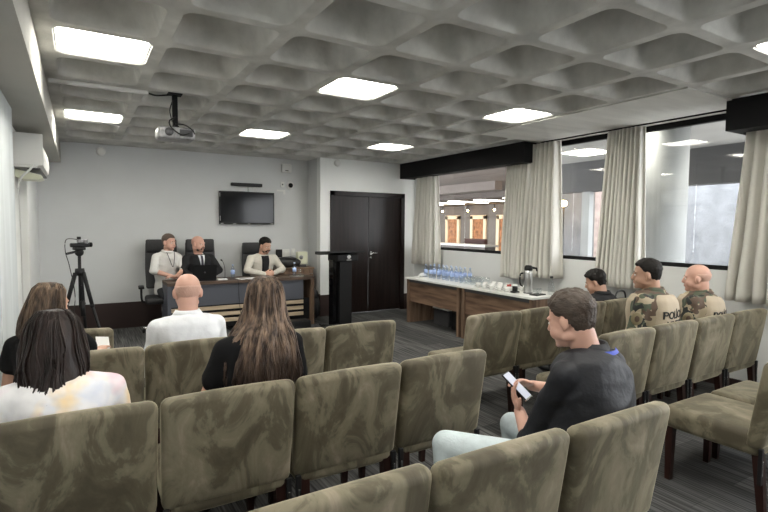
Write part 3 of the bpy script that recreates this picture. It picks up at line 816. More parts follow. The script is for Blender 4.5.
tag(obj('cable', b, 'cable'), 'thin black cable hanging down the front of the speakers desk', 'cable')
b = NB(); tube(b, spline([(2.1, 7.78, DH+.008), (2.16, 7.62, DH+.006), (2.19, 7.585, DH-.02), (2.23, 7.58, .6), (2.24, 7.58, .45)], 6), .0035)
tag(obj('cable', b, 'cable'), 'shorter black cable over the desk edge near the papers', 'cable')
# side cabinet, bag and white device
cb_ = thing('side_cabinet', 'low walnut cabinet in the corner behind the right end of the desk', 'cabinet', (3.17, 8.42, 0))
obj('top', bx(-.37, .37, -.2, .22, .85, .88, bev=.002), 'walnut', cb_)
obj('body', bx(-.35, .35, -.18, .21, 0, .85), 'walnut_z', cb_)
for s in (-1, 1):
    dd = obj('door', bx(min(s*.005, s*.345), max(s*.005, s*.345), -.198, -.18, .05, .84), 'walnut_z', cb_)
    q = NB(); box(q, s*.30-.03, s*.30+.03, -.212, -.198, .76, .775, bev=.003); obj('handle', q, 'chrome', dd)
b = NB(); ell(b, (0, 0, .09), (.27, .12, .10))
for v in b.verts: v.co += Vector((0, 0, .02*noise.noise(v.co*9))); v.co.z = max(0.001, v.co.z)
bg = thing('black_bag', 'soft black bag lying on the corner cabinet', 'bag', (3.08, 8.38, .88))
obj('body', b, 'black_leather', bg, True)
b = NB(); tube(b, spline([(-.15, -.05, .15), (-.05, -.12, .17), (.1, -.12, .16), (.18, -.05, .13)]), .008); obj('strap', b, 'black_leather', bg)
dv = thing('tabletop_device', 'cream square device standing on the corner cabinet beside the bag', 'device', (3.38, 8.42, .88))
b = NB(); box(b, -.10, .10, -.05, .05, .04, .27, bev=.025, seg=3); obj('housing', b, 'offwhite_plastic', dv)
b = NB(); cyl(b, (-.03, -.05, .17), (-.03, -.054, .17), .035, seg=20); obj('dial', b, 'silver_paint', dv)
b = NB(); box(b, -.07, .07, -.05, .05, 0, .045, bev=.01); obj('foot', b, 'dark_grey', dv)
b = NB()
ell(b, (0, 0, .22), (.12, .14, .22)); ell(b, (.0, 0, .42), (.09, .11, .12))
for v in b.verts: v.co += v.co.normalized()*.02*noise.noise(v.co*7); v.co.z = max(.001, v.co.z)
tag(obj('backpack', b, 'black_leather', smooth=True, loc=(3.42, 8.0, 0)), 'dark bag on the floor between the corner cabinet and the lectern', 'bag')

# office chairs
def office_chair(loc, rz, lab):
    t = thing('office_chair', lab, 'office chair', loc, rz, 'black office chairs behind the speakers desk')
    b = soft_slab(.50, -.24, .24, .44, .53, .035, .01); obj('seat', b, 'black_leather', t)
    b = NB(); box(b, -.235, .235, -.31, -.27, .62, 1.34, bev=.03, seg=3)
    bmesh.ops.subdivide_edges(b, edges=[e for e in b.edges if e.calc_length() > .2], cuts=6, use_grid_fill=True)
    for v in b.verts:
        k = (v.co.z-.62)/.72; v.co.y += -.06*k+.04*(2*v.co.x/.47)**2; v.co.x *= 1-.10*abs(k-.45)
    obj('backrest', b, 'dark_grey', t, True)
    b = soft_slab(.44, -.29, -.235, 1.17, 1.38, .026, .01)
    for v in b.verts: v.co.y += -.06+.04*(2*v.co.x/.47)**2
    obj('headrest', b, 'black_leather', t)
    b = NB(); tube(b, spline([(0, -.05, .42), (0, -.28, .42), (0, -.35, .55), (0, -.34, .8)], 6), .022); obj('back_support', b, 'black_plastic', t)
    for s in (-1, 1):
        b = NB(); tube(b, spline([(s*.22, 0, .46), (s*.29, 0, .47), (s*.30, -.01, .66)], 6), .016); box(b, s*.30-.04, s*.30+.04, -.15, .14, .66, .69, bev=.012)
        obj('armrest', b, 'black_plastic', t, True)
    b = NB(); cyl(b, (0, 0, .08), (0, 0, .44), .028); obj('column', b, 'chrome', t)
    b = NB()
    for k in range(5):
        a = 2*PI*k/5+.3; cap(b, (0, 0, .10), (.29*math.cos(a), .29*math.sin(a), .075), .028, .016)
    bs = obj('base', b, 'chrome', t, True)
    for k in range(5):
        a = 2*PI*k/5+.3; b = NB(); cyl(b, (.29*math.cos(a)-.02, .29*math.sin(a), .03), (.29*math.cos(a)+.02, .29*math.sin(a), .03), .03, seg=14); obj('caster', b, 'black_plastic', bs)
    return t
office_chair((1.07, 8.24, .0), R(176), 'tall black office chair of the speaker in white shirt')
office_chair((1.67, 8.24, .0), R(180), 'tall black office chair behind the bald bearded man')
o = office_chair((2.53, 8.24, .0), R(180), 'black office chair behind the man in the cream blazer'); o.scale = (.8, 1, .955)

# lectern
lc = thing('lectern', 'black lectern with slanted top and white emblem before the double door', 'lectern', (3.60, 7.25, 0), R(4))
b = NB(); box(b, -.10, .12, -.10, .12, .03, 1.10, bev=.005); obj('column', b, 'black_plastic', lc)
b = NB(); box(b, -.20, -.14, -.06, .08, .03, 1.08, bev=.004); obj('side_post', b, 'black_gloss', lc)
b = NB(); box(b, -.30, .28, -.22, .22, 0, .03, bev=.008); obj('base', b, 'black_plastic', lc)
b = NB(); box(b, -.36, .36, -.02, .0, .0, .01); b.free()
b = NB(); box(b, -.36, .28, -.24, .24, -.012, .012, bev=.006, mtx=Matrix.Translation((0, 0, 1.185)) @ Matrix.Rotation(R(-5), 4, 'X')); box(b, -.36, .28, .225, .245, -.01, .035, mtx=Matrix.Translation((0, 0, 1.185)) @ Matrix.Rotation(R(-5), 4, 'X')); obj('reading_top', b, 'black_plastic', lc)
b = NB(); box(b, -.18, .21, -.16, .16, 1.05, 1.165, bev=.02); sh_ = obj('shelf_box', b, 'black_plastic', lc)
b = NB(); box(b, -.5, -.34, -.2, -.06, 1.17, 1.185, bev=.004); obj('tablet_arm', b, 'black_plastic', lc)
b = NB()
ell(b, (0, 0, .012), (.036, .003, .026)); box(b, -.022, .022, -.003, .003, -.022, -.010)
for k in range(7): box(b, -.042+.0125*k, -.034+.0125*k, -.003, .003, -.045, -.034)
for v in b.verts: v.co += Vector((.03, -.163, 1.115))
obj('emblem', b, 'white_plastic', lc)
random.seed(11)
for nn, (sx, lab) in enumerate([(3.05, 'tangled black cables on the floor between the desk and the lectern'), (3.45, 'loop of black cable lying in front of the lectern base')]):
    b = NB()
    for q in range(4 if nn == 0 else 2):
        P = [(sx+random.uniform(-.3, .3), 7.05+random.uniform(-.2, .2), .012+random.uniform(0, .05)) for _ in range(7)]
        tube(b, spline(P, 6), .008, 6)
    tag(obj('cable', b, 'cable'), lab, 'cable')
t = thing('equipment_case', 'low black equipment case on the floor under the right end of the desk', 'case', (2.75, 7.42, 0))
b = NB(); box(b, -.38, .34, -.11, .10, 0, .13, bev=.015); obj('body', b, 'black_plastic', t)
b = NB(); box(b, -.06, .06, -.115, -.108, .05, .08); obj('latch', b, 'chrome', t)

# tripod with camcorder
tp = thing('tripod', 'black camera tripod standing near the left wall', 'tripod', (-.005, 5.85, 0), R(20))
b = NB(); cyl(b, (0, 0, .78), (0, 0, 1.30), .015); obj('centre_column', b, 'black_plastic', tp)
b = NB(); lathe(b, [(0, 1.10), (.035, 1.10), (.045, 1.13), (.04, 1.17), (0, 1.17)], 18); obj('collar', b, 'black_plastic', tp)
for k in range(3):
    a = 2*PI*k/3+R(-60); e = Vector((math.cos(a), math.sin(a), 0)); b = NB()
    p0 = e*.04+Vector((0, 0, 1.13)); p1 = e*.13+Vector((0, 0, .80)); p2 = e*.26+Vector((0, 0, .40)); p3 = e*.40+Vector((0, 0, .02))
    cyl(b, p0, p1*1.0, .020, .018, seg=10); cyl(b, p1, p2, .015, seg=10); cyl(b, p2, p3, .011, seg=10); ell(b, p1, (.024, .024, .024), seg=10); ell(b, p2, (.02, .02, .02), seg=10)
    l = obj('leg', b, 'black_plastic', tp, True)
    b = NB(); ell(b, p3, (.018, .018, .02), seg=10); obj('rubber_foot', b, 'dark_grey', l, True)
b = NB(); ell(b, (0, 0, 1.33), (.04, .04, .04)); box(b, -.05, .05, -.035, .035, 1.355, 1.38, bev=.005); cap(b, (0, 0, 1.345), (-.13, -.06, 1.325), .013, .012); obj('pan_head', b, 'black_plastic', tp, True)
b = NB(); tube(b, spline([(-.01, 0, .95), (-.005, -.05, 1.0), (-.0, -.05, .82)], 4), .006); cyl(b, (0, -.05, .70), (0, -.05, .85), .02); obj('crank', b, 'black_plastic', tp)
cm = thing('camcorder', 'small silver and black camcorder on top of the tripod', 'camcorder', (-.005, 5.85, 1.382), R(20))
cm.scale = (.78, .78, .78)
b = NB(); box(b, -.10, .12, -.035, .035, 0, .055, bev=.015, seg=3); obj('body', b, 'black_plastic', cm, True)
b = NB(); box(b, -.02, .09, -.03, .03, .055, .10, bev=.014, seg=3); cyl(b, (.05, 0, .07), (.10, -.02, .07), .032, .034, seg=18); obj('hood', b, 'silver_paint', cm, True)
b = NB(); cyl(b, (.12, 0, .03), (.15, 0, .03), .03, seg=18); obj('lens', b, 'black_gloss', cm, True)
b = NB(); box(b, -.015, .015, -.03, .03, .10, .135, bev=.004); obj('shoe_mount', b, 'black_plastic', cm)
b = NB(); tube(b, spline([(-.02, 5.83, 1.46), (-.11, 5.80, 1.46), (-.12, 5.8, 1.34), (-.09, 5.8, 1.2), (-.05, 5.80, .9), (-.08, 5.8, .6), (-.05, 5.82, .3), (-.1, 5.85, .01)], 6), .004)
tag(obj('cable', b, 'cable'), 'thin cable hanging from the camcorder beside the tripod', 'cable')

# ------------------------------------------------------------------ people
def baked(name, bm, m, parent, voxel=.007, smooth=6, fac=.5, disp=None):
    "unite closed overlapping shapes into one continuous skin"
    bmesh.ops.recalc_face_normals(bm, faces=bm.faces[:])
    o = obj(name, bm, m, parent)
    rm = o.modifiers.new('r', 'REMESH'); rm.mode = 'VOXEL'; rm.voxel_size = voxel; rm.use_smooth_shade = True
    s = o.modifiers.new('s', 'SMOOTH'); s.iterations = smooth; s.factor = fac
    dg = bpy.context.evaluated_depsgraph_get(); dg.update()
    me = bpy.data.meshes.new_from_object(o.evaluated_get(dg))
    o.modifiers.clear(); old = o.data; o.data = me; bpy.data.meshes.remove(old)
    if disp:
        for v in me.vertices: v.co = disp(v.co.copy())
    for p in me.polygons: p.use_smooth = True
    if not me.materials: me.materials.append(M[m])
    return o
def lerp(a, b, t): return a+(b-a)*t
def loft(bm, path, rings, up=Vector((0, 1, 0)), seg=28, infl=0, mtx=None, sq=2.4):
    "rings = (t, halfwidth, halfdepth) along path"
    pts = spline(path, 8); L = [0]
    for a, b in zip(pts, pts[1:]): L.append(L[-1]+(b-a).length)
    def at(t):
        s = max(0, min(1, t))*L[-1]
        for i in range(len(pts)-1):
            if L[i+1] >= s or i == len(pts)-2:
                k = (s-L[i])/max(1e-6, L[i+1]-L[i]); return pts[i].lerp(pts[i+1], k), (pts[min(i+2, len(pts)-1)]-pts[max(0, i-1)]).normalized()
    RR = []
    for t, w, d in rings:
        p, tan = at(t)
        right = tan.cross(Vector((0, 1, 0)))*-1
        right = Vector((1, 0, 0)) - tan*tan.x; right.normalize(); fwd = tan.cross(right).normalized()
        row = []
        for k in range(seg):
            a = 2*PI*k/seg; c, s = math.cos(a), math.sin(a)
            q = (abs(c)**sq+abs(s)**sq)**(-1/sq)
            row.append(bm.verts.new(p+right*(w+infl)*c*q+fwd*(d+infl)*s*q))
        RR.append(row)
    for a, b in zip(RR, RR[1:]):
        for k in range(seg): bm.faces.new([a[k], a[(k+1) % seg], b[(k+1) % seg], b[k]])
    bm.faces.new(RR[0][::-1]); bm.faces.new(RR[-1])
def hand(bm, w, d, n, side, curl=.35, s=1.0, thumb=.6):
    w = Vector(w); d = Vector(d).normalized(); n = Vector(n); n = (n-d*n.dot(d)).normalized(); x = d.cross(n).normalized()*side
    rot = Matrix((x, d, n)).transposed().to_4x4()
    b2 = bmesh.new(); ell(b2, (0, 0, 0), (.040*s, .052*s, .017*s)); merge(bm, b2, Matrix.Translation(w+d*.050*s) @ rot)
    for k, (off, ln) in enumerate(((.030, .072), (.010, .080), (-.010, .074), (-.029, .058))):
        p = w+d*.085*s+x*off*s; dd = (d+x*off*4.5).normalized(); c = curl*(1+.12*k)
        for q, fr in enumerate((.45, .32, .23)):
            dd = (dd*math.cos(c*(1 if q else .6))+n*math.sin(c*(1 if q else .6))).normalized()
            e = p+dd*ln*fr*s; cap(bm, p, e, (.0092-.0008*q)*s, (.0086-.0008*q)*s, seg=8, n=3); p = e
    p = w+d*.028*s+x*.030*s; dd = (d*.65+x*.75+n*.25*thumb).normalized()
    e = p+dd*.036*s; cap(bm, p, e, .0125*s, .0108*s, seg=8, n=3); dd = (dd+d*.5-x*.15+n*.4*thumb).normalized(); cap(bm, e, e+dd*.030*s, .0105*s, .009*s, seg=8, n=3)
def head_shape(bm, m, fem=False, s=1.0):
    b = bmesh.new()
    ell(b, (0, -.012, .030), (.077, .097, .088), seg=28)
    ell(b, (0, .022, -.020), (.067, .072, .085), seg=24)
    ell(b, (0, .045, -.082), (.040 if fem else .046, .042, .032), seg=18)
    ell(b, (0, .076, -.098), (.020, .018, .016), seg=12)
    for sx in (-1, 1):
        ell(b, (sx*.043, .045, -.045), (.028, .040, .035), seg=14)       # cheeks
        ell(b, (sx*.030, .078, .020), (.026, .012, .009), seg=12)        # brow ridge
        ell(b, (sx*.031, .076, -.002), (.014, .010, .010), seg=10)       # lids
        ell(b, (sx*.052, .0, -.066), (.016, .035, .022), seg=12)         # jaw angle
        e = bmesh.new(); ell(e, (0, 0, 0), (.0098, .0195, .0315), seg=14)
        merge(b, e, Matrix.Translation((sx*.082, -.010, -.008)) @ Euler((R(-12), 0, sx*R(-26))).to_matrix().to_4x4())
        ell(b, (sx*.079, -.002, -.032), (.008, .010, .012), seg=8)
        ell(b, (sx*.010, .098, -.034), (.008, .009, .007), seg=8)        # nostril wings
    cap(b, (0, .086, .014), (0, .106, -.028), .009, .0125, seg=10, n=4)
    ell(b, (0, .086, -.058), (.024, .010, .008), seg=10); ell(b, (0, .084, -.068), (.021, .010, .007), seg=10)
    merge(bm, b, m @ Matrix.Diagonal((s, s, s, 1)))
def cap_hair(m, line, thick=.014, s=1.0, rough=.004, seed=0, region=None, base=(.078, .099, .092), cen=(0, -.012, .030), freq=30):
    "hair shell: grows outwards where region() > 0, sinks under the scalp elsewhere"
    b = bmesh.new(); ell(b, (0, 0, 0), (1, 1, 1), seg=64)
    for v in b.verts:
        u = v.co.normalized(); p = Vector((u.x*base[0], u.y*base[1], u.z*base[2]))+Vector(cen)
        if not region and u.y < 0 and u.z < 0:
            p.z += u.z*.030*min(1, -u.y*2); p.y += .004
        k = region(p) if region else (p.z-line(p))
        k = max(0, min(1, k/.016)); k = k*k*(3-2*k)
        tk = thick*(.28+.72*max(0, min(1, (p.z-.005)/.075)))
        t = -.016+(tk+.016)*k
        t += k*rough*noise.noise(Vector((u.x*freq*.3+seed, u.y*freq*.3, u.z*freq*.3)))*2
        v.co = (p+Vector((u.x, u.y, u.z))*t)*s
    for f in b.faces: f.smooth = True
    b.transform(m); return b
def short_line(p):
    y = p.y
    if y > .055: return .062
    if y > .020: return lerp(.012, .062, (y-.02)/.035)
    if y > -.010: return .012
    if y > -.045: return lerp(.012, -.070, (-.010-y)/.035)
    return -.076-max(0, min(1, (-y-.045)/.03))*.012
def long_hair(m, rows, seed=0, strands=140, rpl=.035):
    "rows = (z, halfwidth, back, front, xoff) in head space going down"
    b = bmesh.new(); seg = 96; nr = 46
    def row(t):
        s = t*(len(rows)-1); i = min(int(s), len(rows)-2); k = s-i; k = k*k*(3-2*k)*.5+k*.5
        return [lerp(rows[i][q], rows[i+1][q], k) for q in range(5)]
    def P(t, a, off=0):
        z, w, bk, fr, xo = row(t); c, s = math.cos(a), math.sin(a)
        rip = 1+rpl*math.sin(a*17+seed+3*t)+.03*noise.noise(Vector((c*3, s*3, t*5+seed)))
        wave = .010*math.sin(t*17+a*5)*t
        x = c*w*rip+xo+wave; y = (fr if s > 0 else bk)*abs(s)*rip*(1 if s > 0 else -1)
        zz = z+(.018*noise.noise(Vector((c*6, s*6, seed)))*(t**3)*2)
        return Vector((x+off*c, y+off*s, zz))
    G_ = [[b.verts.new(P(j/nr, 2*PI*k/seg)) for k in range(seg)] for j in range(nr+1)]
    for a, c in zip(G_, G_[1:]):
        for k in range(seg): f = b.faces.new([a[k], c[k], c[(k+1) % seg], a[(k+1) % seg]]); f.smooth = True
    b.faces.new(G_[0]); b.faces.new(G_[-1][::-1])
    rnd = random.Random(seed)
    for q in range(strands):
        a = rnd.uniform(PI*.95, PI*2.05); t0 = rnd.uniform(.0, .35); t1 = rnd.uniform(.80, 1.0); dr = rnd.uniform(-.15, .15); o_ = rnd.uniform(.000, .006)
        pts = [P(min(1, lerp(t0, t1, k/16)), a+dr*(k/16)+.03*math.sin(k*.6+q), o_) + (Vector((0, 0, -(lerp(t0, t1, k/16)-1)*.4)) if lerp(t0, t1, k/16) > 1 else Vector()) for k in range(17)]
        rr = [.0036*math.sin(PI*(k+.6)/17.2)+.0008 for k in range(17)]
        tube(b, pts, rr, 5)
    bmesh.ops.transform(b, matrix=m, verts=b.verts[:]); return b

TORSO = [(0, .165, .115), (.12, .165, .118), (.32, .145, .105), (.55, .155, .115), (.75, .172, .122), (.88, .165, .112), (.96, .120, .090), (1.0, .075, .068)]
def person(name, label, loc, rz, nb, hc, hrot=(0, 0, 0), L=None, Rr=None, kneeL=None, kneeR=None, ankL=None, ankR=None, hipz=.56, skin='skin',
           shirt='shirt_white', sleeve='long', trousers='trousers_dark', build=1.0, sw=.185, voxel=.007, fem=False, eyes=True, hs=1.0, collar=True, stand=0, fold=.006, shoes='black_plastic', shirt_disp=None, mid=None, hip_off=(0, 0)):
    t = thing(name, label, 'person', (loc[0], loc[1], 0), rz)
    inv = Matrix.Rotation(-rz, 3, 'Z')
    W = lambda p: inv @ (Vector(p)-Vector((loc[0], loc[1], 0)))
    nb = W(nb); hc = W(hc); hip = Vector((hip_off[0], hip_off[1], hipz))
    md = W(mid) if mid else hip.lerp(nb, .5)+Vector((0, -.03, 0))
    path = [hip-Vector((0, 0, .06)), hip.lerp(md, .5), md, nb.lerp(md, .25), nb]
    tor = [(a, w_*build, d_*build) for a, w_, d_ in TORSO]
    hm = Matrix.Translation(hc) @ Euler((R(hrot[1]), R(hrot[2]), R(hrot[0])), 'YXZ').to_matrix().to_4x4() @ Matrix.Scale(hs, 4)
    sh = {}
    axis = (nb-md).normalized()
    for s in (-1, 1): sh[s] = nb+Vector((s*sw*.95, 0, 0))-axis*.075
    arm = {}
    for s, A in ((-1, L), (1, Rr)):
        if A is None: A = (None, None, None, None)
        e = W(A[0]) if A[0] else sh[s]+Vector((s*.05, .05, -.28))
        wr = W(A[1]) if A[1] else Vector((s*.10, .30, hipz+.12))
        d_ = (inv @ Vector(A[2])) if A[2] else (wr-e)
        n_ = (inv @ Vector(A[3])) if A[3] else Vector((0, 0, -1))
        arm[s] = (e, wr, d_, n_, A[4] if len(A) > 4 else .35)
    leg = {}
    for s, kn, an in ((-1, kneeL, ankL), (1, kneeR, ankR)):
        kn = W(kn) if kn else Vector((s*.12, .44, .50))
        an = W(an) if an else Vector((kn.x+s*.01, kn.y-.02, .09))
        leg[s] = (kn, an)
    def arms(bm, up=0, lo=0, tu=1.0, tl=1.0):
        for s in (-1, 1):
            e, wr, d_, n_, _ = arm[s]
            cap(bm, nb-axis*.050+Vector((s*.045, 0, 0)), sh[s], .054+up*.5, .052+up*.5)
            q = sh[s].lerp(e, tu); cap(bm, sh[s], q, .050*build+up*.6, lerp(.056*build, .041, tu)+up+(.008 if tu < 1 else 0))
            if tu >= 1 and tl > 0: q = e.lerp(wr, tl); cap(bm, e, q, .042+lo, lerp(.042, .028, tl)+lo)
    b = NB()
    loft(b, path, tor)
    arms(b)
    for s in (-1, 1):
        e, wr, d_, n_, cu = arm[s]; hand(b, wr, d_, n_, s if True else 1, cu)
        kn, an = leg[s]
        cap(b, hip+Vector((s*.085, .02, 0)), kn, .082, .056); cap(b, kn, an, .054, .036)
        ell(b, an+Vector((0, .06, -.045)), (.038, .11, .03))
    neckd = (hm @ Vector((0, -.030, -.045)))
    cap(b, nb-axis*.03, neckd, .063 if not fem else .050, .062 if not fem else .047)
    head_shape(b, hm, fem)
    body = baked('body', b, skin, t, voxel)
    # shirt
    b = NB(); loft(b, path, [r for r in tor], infl=.014)
    arms(b, .013, .012, {'short': .62, 'tank': .35}.get(sleeve, 1.0), {'long': .97, 'rolled': .12, 'short': 0, 'tank': 0}[sleeve])
    st = baked('shirt', b, shirt, t, .009, 12)
    for v, nn in [(v, v.normal.copy()) for v in st.data.vertices]:
        q = v.co
        a_ = noise.noise(Vector((q.x*6+loc[0]*9, q.y*6, q.z*11)))
        r1 = 1-abs(noise.noise(Vector((q.x*5+q.z*4, q.y*5+loc[1]*7, q.z*6-q.x*5))))*2
        v.co = q+nn*(fold*(a_*.9+max(0, r1-.35)*1.1))
    if shirt_disp:
        for v in st.data.vertices: v.co = shirt_disp(v.co.copy())
    if collar:
        b = NB(); c = nb+axis*.016; n_ = 26; prev = None; rows = []
        q = axis.to_track_quat('Z', 'Y').to_matrix()
        for rr, zz in ((.074, -.014-stand), (.068, .012+stand), (.073, .015+stand), (.092+stand*.2, -.012), (.088+stand*.2, -.016)):
            rows.append([b.verts.new(c+q @ Vector((0, 0, 0))+Vector((rr*math.cos(2*PI*k/n_), rr*.98*math.sin(2*PI*k/n_)-.004, zz-.018*max(0, math.sin(2*PI*k/n_)))) ) for k in range(n_)])
        for a, e in zip(rows, rows[1:]):
            for k in range(n_): f = b.faces.new([a[k], a[(k+1) % n_], e[(k+1) % n_], e[k]]); f.smooth = True
        co = obj('collar', b, shirt, t)
        sm = co.modifiers.new('s', 'SOLIDIFY'); sm.thickness = .004
    b = NB()
    ell(b, hip+Vector((0, -.01, -.01)), (.18*build, .135*build, .115))
    for s in (-1, 1):
        kn, an = leg[s]; cap(b, hip+Vector((s*.085, .02, 0)), kn, .092, .068); cap(b, kn, kn.lerp(an, .93), .066, .055)
    baked('trousers', b, trousers, t, .010, 6)
    for s in (-1, 1):
        kn, an = leg[s]; b = NB(); ell(b, an+Vector((0, .07, -.045)), (.046, .135, .038)); ell(b, an+Vector((0, -.005, -.03)), (.043, .05, .05))
        for v in b.verts: v.co.z = max(v.co.z, .004)
        obj('shoe', b, shoes, t)
    if eyes:
        for s in (-1, 1):
            b = NB(); ell(b, (s*.031, .0815, -.001), (.012, .008, .0065), seg=12); bmesh.ops.transform(b, matrix=hm, verts=b.verts[:]); ey = obj('eye', b, 'eye_white', t, True)
            b = NB(); ell(b, (s*.031, .0868, -.001), (.0055, .004, .0055), seg=12); bmesh.ops.transform(b, matrix=hm, verts=b.verts[:]); obj('iris', b, 'iris', ey, True)
        b = NB(); ell(b, (0, .0935, -.058), (.021, .005, .0045), seg=12); ell(b, (0, .0915, -.0655), (.019, .006, .005), seg=12); bmesh.ops.transform(b, matrix=hm, verts=b.verts[:]); obj('lips', b, 'lips', t, True)
    t['_'] = 0; del t['_']
    return dict(t=t, hm=hm, nb=nb, hip=hip, md=md, path=path, tor=tor, W=W, sh=sh, arm=arm, axis=axis, shirt=st, body=body)
def add_hair(p, b, m, name='hair'): return obj(name, b, m, p['t'])
def brows(p, m='hair_dark'):
    b = NB()
    for s in (-1, 1): cap(b, (s*.016, .0885, .022), (s*.046, .078, .021), .0045, .003, seg=8, n=3)
    bmesh.ops.transform(b, matrix=p['hm'], verts=b.verts[:]); obj('eyebrows', b, m, p['t'], True)
def beard(p, m='hair_dark', thick=.008):
    def reg(q): return min(.03, (-.046-q.z)+max(0, (.06-abs(q.x)*1.1))*.0, q.y+.02) if not (abs(q.x) < .022 and -.074 < q.z < -.050 and q.y > .05) else -.01
    b = cap_hair(p['hm'], None, thick, region=reg, base=(.068, .078, .088), cen=(0, .022, -.026), rough=.002)
    b2 = NB(); cap(b2, (-.026, .094, -.048), (.026, .094, -.048), .006, .006, seg=8); bmesh.ops.transform(b2, matrix=p['hm'], verts=b2.verts[:]); merge(b, b2)
    obj('beard', b, m, p['t'], True)

# man with the phone
pm = person('person', 'man in black shirt with blue collar band looking down at the phone in his hands', (1.86, 1.45), R(8),
    nb=(1.955, 1.44, 1.055), hc=(1.900, 1.500, 1.200), hrot=(4, -15, 0),
    L=((1.765, 1.60, .625), (1.838, 1.735, .71), (-.22, .28, .93), (.72, -.45, .25), .42), Rr=((2.22, 1.62, .76), (2.02, 1.83, .785), (-.9, .1, .40), (-.5, -.2, -.5), .45),
    kneeL=(1.51, 1.90, .555), kneeR=(2.01, 1.95, .535), ankL=(1.49, 1.83, .09), ankR=(2.02, 1.88, .09), skin='skin_pink', shirt='shirt_navy', sleeve='rolled', trousers='jeans_light', stand=.020, fold=.011,
    build=1.12, sw=.205, voxel=.0055, hs=1.05, mid=(1.90, 1.37, .80))
add_hair(pm, cap_hair(pm['hm'], short_line, .015, rough=.004, seed=3, freq=24), 'hair_brown')
brows(pm, 'hair_brown')
b = NB(); n_ = 28; c = pm['nb']+pm['axis']*.016
for k in range(-4, 5):
    a0 = -PI/2+k*.14; a1 = a0+.14
    v = [b.verts.new(c+Vector((r_*math.cos(a), r_*math.sin(a)-.006, z_))) for a, r_, z_ in ((a0, .118, .000), (a1, .118, .000), (a1, .108, .015), (a0, .108, .015))]
    b.faces.new(v)
o = obj('collar_band', b, 'collar_blue', pm['t']); sm = o.modifiers.new('s', 'SOLIDIFY'); sm.thickness = .004
ph = thing('smartphone', 'smartphone with lit screen held by the man in black shirt', 'phone', (1.850, 1.770, .828), 0)
_n = Vector((.22, -.58, .75)).normalized(); _l = Vector((-.24, .50, .70)); _l = (_l-_n*_l.dot(_n)).normalized(); _x = _l.cross(_n)
ph.rotation_euler = Matrix((_x, _l, _n)).transposed().to_euler()
b = NB(); box(b, -.039, .039, -.083, .083, -.005, .003, bev=.004); obj('body', b, 'black_plastic', ph)
b = NB(); box(b, -.035, .035, -.077, .077, .0031, .0042); obj('screen', b, 'screen_lit', ph)
b = NB(); box(b, -.039, .039, -.084, -.078, -.005, .0032); obj('case_edge', b, 'chrome', ph)

# long haired woman
lw = person('person', 'woman with very long brown hair and black top seen from behind', (.70, 2.44), R(0),
    nb=(.765, 2.44, 1.09), hc=(.797, 2.48, 1.235), hrot=(-8, -4, 0), shirt='shirt_black', sleeve='short', fem=True, collar=False, build=.98, sw=.172, L=((.515, 2.47, .80), (.62, 2.78, .70), None, None), voxel=.008)
hr = long_hair(lw['hm'], [(.128, .010, -.025, .02, 0), (.118, .044, .064, .04, 0), (.085, .074, .096, .055, 0), (.03, .090, .114, .045, 0), (-.04, .098, .122, .03, -.002), (-.10, .112, .145, .00, -.008),
    (-.15, .145, .175, -.02, -.018), (-.21, .180, .198, -.02, -.030), (-.28, .202, .210, -.02, -.040), (-.36, .205, .212, -.02, -.042), (-.43, .18, .20, -.02, -.040)], seed=5, strands=260)
add_hair(lw, hr, 'hair_long')

# bald man in white shirt
bm_ = person('person', 'bald man in white shirt sitting with his back to the viewer', (.60, 3.50), R(0),
    nb=(.60, 3.50, 1.025), hc=(.612, 3.55, 1.165), hrot=(-3, -6, 0), shirt='shirt_white', sleeve='long', build=1.08, sw=.19, skin='skin_pink', hs=1.05, voxel=.008)
def fringe(q): return min(.055-q.z+(-.04 if q.y > 0 else 0), q.z+ (.062 if q.y < -.03 else .0), .05-q.y)
add_hair(bm_, cap_hair(bm_['hm'], None, .001, region=fringe, rough=.001), 'hair_grey')

# woman in tie-dye top
tw = person('person', 'dark haired woman in pastel tie-dye top at the left edge', (-.07, 2.42), R(0),
    nb=(-.085, 2.42, 1.00), hc=(-.098, 2.47, 1.135), hrot=(-6, -8, 0), shirt='tiedye', sleeve='short', fem=True, collar=False, build=1.0, sw=.19, voxel=.008)
hr = long_hair(tw['hm'], [(.130, .010, -.02, .02, 0), (.122, .055, .068, .04, 0), (.085, .086, .104, .06, 0), (.02, .104, .122, .06, 0), (-.05, .116, .130, .045, .0), (-.12, .126, .133, .03, .0),
    (-.18, .126, .145, .01, .0), (-.24, .116, .155, -.01, .0), (-.285, .095, .155, -.03, .0)], seed=9, strands=36, rpl=.014)
add_hair(tw, hr, 'hair_bob_dark')

# brown haired woman in black
bw = person('person', 'woman with highlighted brown hair and black top next to the left wall', (-.16, 3.48), R(-6),
    nb=(-.165, 3.46, 1.00), hc=(-.152, 3.50, 1.150), hrot=(-40, -8, 0), shirt='shirt_black', sleeve='tank', fem=True, collar=False, build=.96, sw=.165, hs=.97,
    Rr=((.045, 3.45, .80), (.085, 3.64, .80), (.3, .9, .2), None), voxel=.008)
hr = long_hair(bw['hm'], [(.130, .010, -.02, .02, 0), (.122, .055, .068, .04, 0), (.085, .085, .100, .055, 0), (.02, .102, .115, .05, -.01), (-.05, .118, .125, .035, -.015), (-.12, .130, .133, .02, -.02),
    (-.19, .128, .138, .0, -.03), (-.25, .10, .125, -.03, -.03), (-.28, .06, .11, -.04, -.03)], seed=21, strands=120)
add_hair(bw, hr, 'hair_bob_light')
b = NB(); box(b, -.04, .04, -.05, .05, -.002, .002)
o = obj('note_paper', b, 'paper', loc=(.115, 3.74, .835)); o.rotation_euler = (R(50), R(10), .3); tag(o, 'small white paper in the hand of the brown haired woman near the left wall', 'paper')

